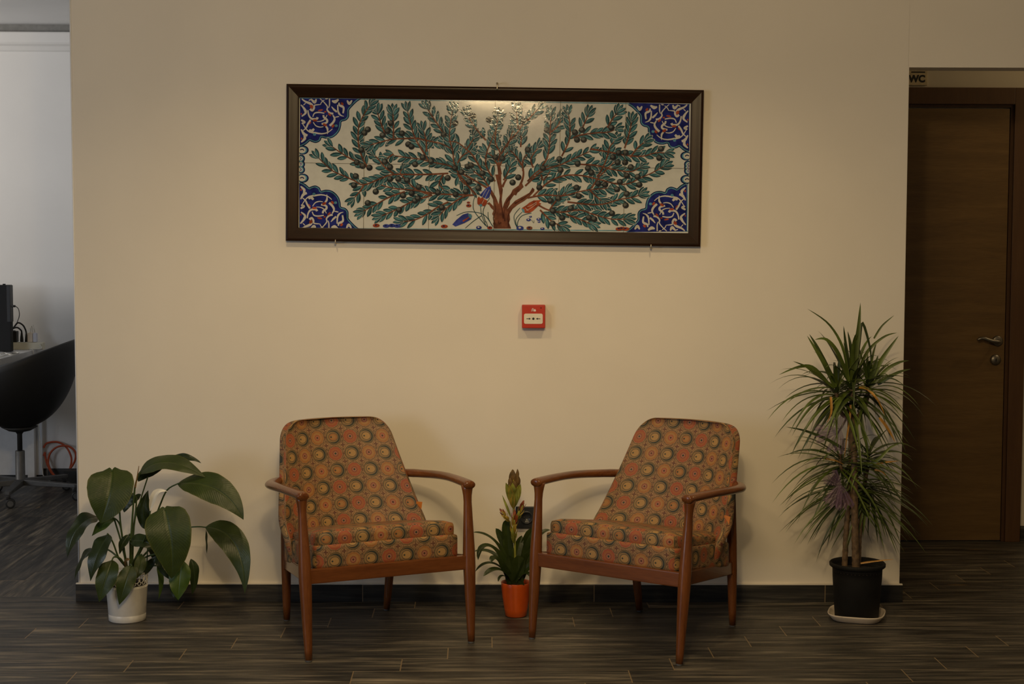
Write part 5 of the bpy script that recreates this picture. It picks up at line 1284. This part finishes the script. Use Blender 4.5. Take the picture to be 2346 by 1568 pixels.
for k in range(5):
    a = base_a+2*PI*k/5; d = V((math.cos(a), math.sin(a), 0)); n_ = V((-d.y, d.x, 0)); R_ = 0.325
    m = MB(); rows = []
    for f in (0.0, 0.15, 0.5, 0.85, 0.97, 1.0):
        w_ = lerp(0.024, 0.016, f); z1 = lerp(0.108, 0.090, f); z0 = lerp(0.075, 0.072, f)
        if f > 0.99: w_ *= 0.7
        p = d*(0.02+R_*f); rows.append([p+n_*w_+V((0, 0, z0)), p+n_*w_+V((0, 0, z1)), p-n_*w_+V((0, 0, z1)), p-n_*w_+V((0, 0, z0))])
    m.grid(rows, closed=True, smooth=False); m.f.append(tuple(len(m.v)-4+i for i in range(4))); m.mi.append(0); m.sm.append(False)
    lg = m.build('base_arm', M_DARKST, oc, bevel=0.003)
    m = MB(); p = d*R_; m.tube([p+V((0, 0, 0.092)), p+V((0, 0, 0.046))], 0.012, 12)
    m.build('castor_stem', M_DARKST, lg)
    m = MB(); wn = V((0.25, -1, 0)).normalized(); cc = p+V((0.012, 0, 0.0255))
    for sgn in (-1, 1): m.tube([cc+wn*(sgn*0.004), cc+wn*(sgn*0.006), cc+wn*(sgn*0.018), cc+wn*(sgn*0.020)], [0.022, 0.0250, 0.0250, 0.021], 24)
    m.tube([cc-wn*0.005, cc+wn*0.005], 0.009, 10)
    m.build('castor_wheel', M_RUBBER, lg)
    for sgn in (-1, 1):
        m = MB(); m.tube([cc+wn*(sgn*0.0195), cc+wn*(sgn*0.0212)], [0.0165, 0.0155], 24); m.build('wheel_cap', M_DARKST, lg)
# orange cable coil against the wall
def ow(x, y, Y): return OP(x/7.125, 980+y/7.125, Y)
WY = OY-0.035
cable('orange_cable', 'orange cable coiled in loops on the floor against the office wall', [ow(712, 330, WY), ow(760, 260, WY), ow(900, 235, WY), ow(1020, 270, WY), ow(1110, 360, WY-0.01), ow(1165, 500, WY-0.015), ow(1150, 640, WY-0.02), ow(1100, 740, WY-0.025),
      ow(1010, 800, WY-0.03), ow(900, 790, WY-0.03), ow(820, 680, WY-0.03), ow(785, 560, WY-0.03), ow(820, 420, WY-0.03), ow(930, 320, WY-0.03), ow(1080, 300, WY-0.035), ow(1190, 350, WY-0.04), ow(1238, 440, WY-0.045), ow(1215, 560, WY-0.05), ow(1140, 680, WY-0.05), ow(1080, 760, WY-0.05), ow(960, 820, WY-0.05),
      ow(860, 760, WY-0.02), ow(780, 620, WY-0.015), ow(740, 480, WY-0.01), ow(735, 410, WY-0.01), ow(712, 460, WY-0.01)], 0.0062, M_CABLEO, n=150)
p = ow(1195, 880, OY-0.09)
o = thing('power_adapter', 'small black box on the floor beside the orange cable', 'adapter', T(p.x+0.012, OY-0.165, 0)); m = MB(); m.box((0, 0, 0.045), (0.075, 0.10, 0.088), bev=0.004); m.build('box', M_RUBBER, o)
m = MB(); m.box((-0.01, -0.068, 0.006), (0.05, 0.03, 0.010), bev=0.002); m.build('white_clip', M_CABLEW, o)
# ------------------------------------------------------------------ light
def lamp(name, kind, loc, energy, col, target=None, size=0.1, **k):
    d = bpy.data.lights.new(name, kind); d.energy = energy; d.color = col
    if kind == 'AREA':
        d.shape = k.get('shape', 'DISK'); d.size = size
        if 'size_y' in k: d.shape = 'RECTANGLE'; d.size_y = k['size_y']
        if 'spread' in k: d.spread = k['spread']
    elif kind == 'SPOT':
        d.shadow_soft_size = size; d.spot_size = k.get('cone', 1.6); d.spot_blend = k.get('blend', 0.8)
    else: d.shadow_soft_size = size
    o = bpy.data.objects.new(name, d); COL.objects.link(o); o.location = loc
    if target is not None:
        o.rotation_euler = (V(target)-V(loc)).to_track_quat('-Z', 'Y').to_euler()
    return o
WARM = (1.0, 0.735, 0.385)
lamp('ceiling_downlight', 'SPOT', (-0.70, 4.90, 2.66), 47, WARM, (-0.70, 5.30, 0), 0.045, cone=2.2, blend=1.0)
lamp('ceiling_downlight', 'SPOT', (0.70, 4.90, 2.66), 46, WARM, (0.60, 5.30, 0), 0.045, cone=2.2, blend=1.0)
lamp('lobby_lamp', 'AREA', (0.0, 2.2, 2.62), 56, WARM, (0.3, 4.2, 0), 0.9)
lamp('lobby_spot', 'AREA', (0.0, 1.35, 2.62), 20, WARM, (0.2, 6.0, 1.0), 0.14)
lamp('far_lamp', 'AREA', (0.25, -1.9, 2.60), 1.6, WARM, (0.2, 6.0, 1.2), 0.05)
lamp('lobby_window', 'AREA', (-5.2, 1.2, 1.5), 52, (0.80, 0.88, 1.0), (-0.8, 6.2, 0.9), 1.8, size_y=1.8)
lamp('office_window', 'AREA', (-5.4, 7.6, 1.9), 22, (1.0, 0.955, 0.91), (-2.5, 9.4, 2.1), 1.4, size_y=1.4, spread=1.9)
lamp('corridor_fill', 'AREA', (3.7, 6.80, 2.66), 4.6, WARM, (2.6, 7.5, 0.6), 0.12)  # added fill that lifts the dark corridor wall and door
w = bpy.data.worlds.new('world'); scene.world = w; w.use_nodes = True
bg = w.node_tree.nodes['Background']; bg.inputs[0].default_value = (0.85, 0.9, 1.0, 1); bg.inputs[1].default_value = 0.06
scene.view_settings.view_transform = 'Standard'; scene.view_settings.look = 'None'
scene.view_settings.gamma = 1.0; scene.view_settings.use_curve_mapping = False
scene.view_settings.exposure = -0.06
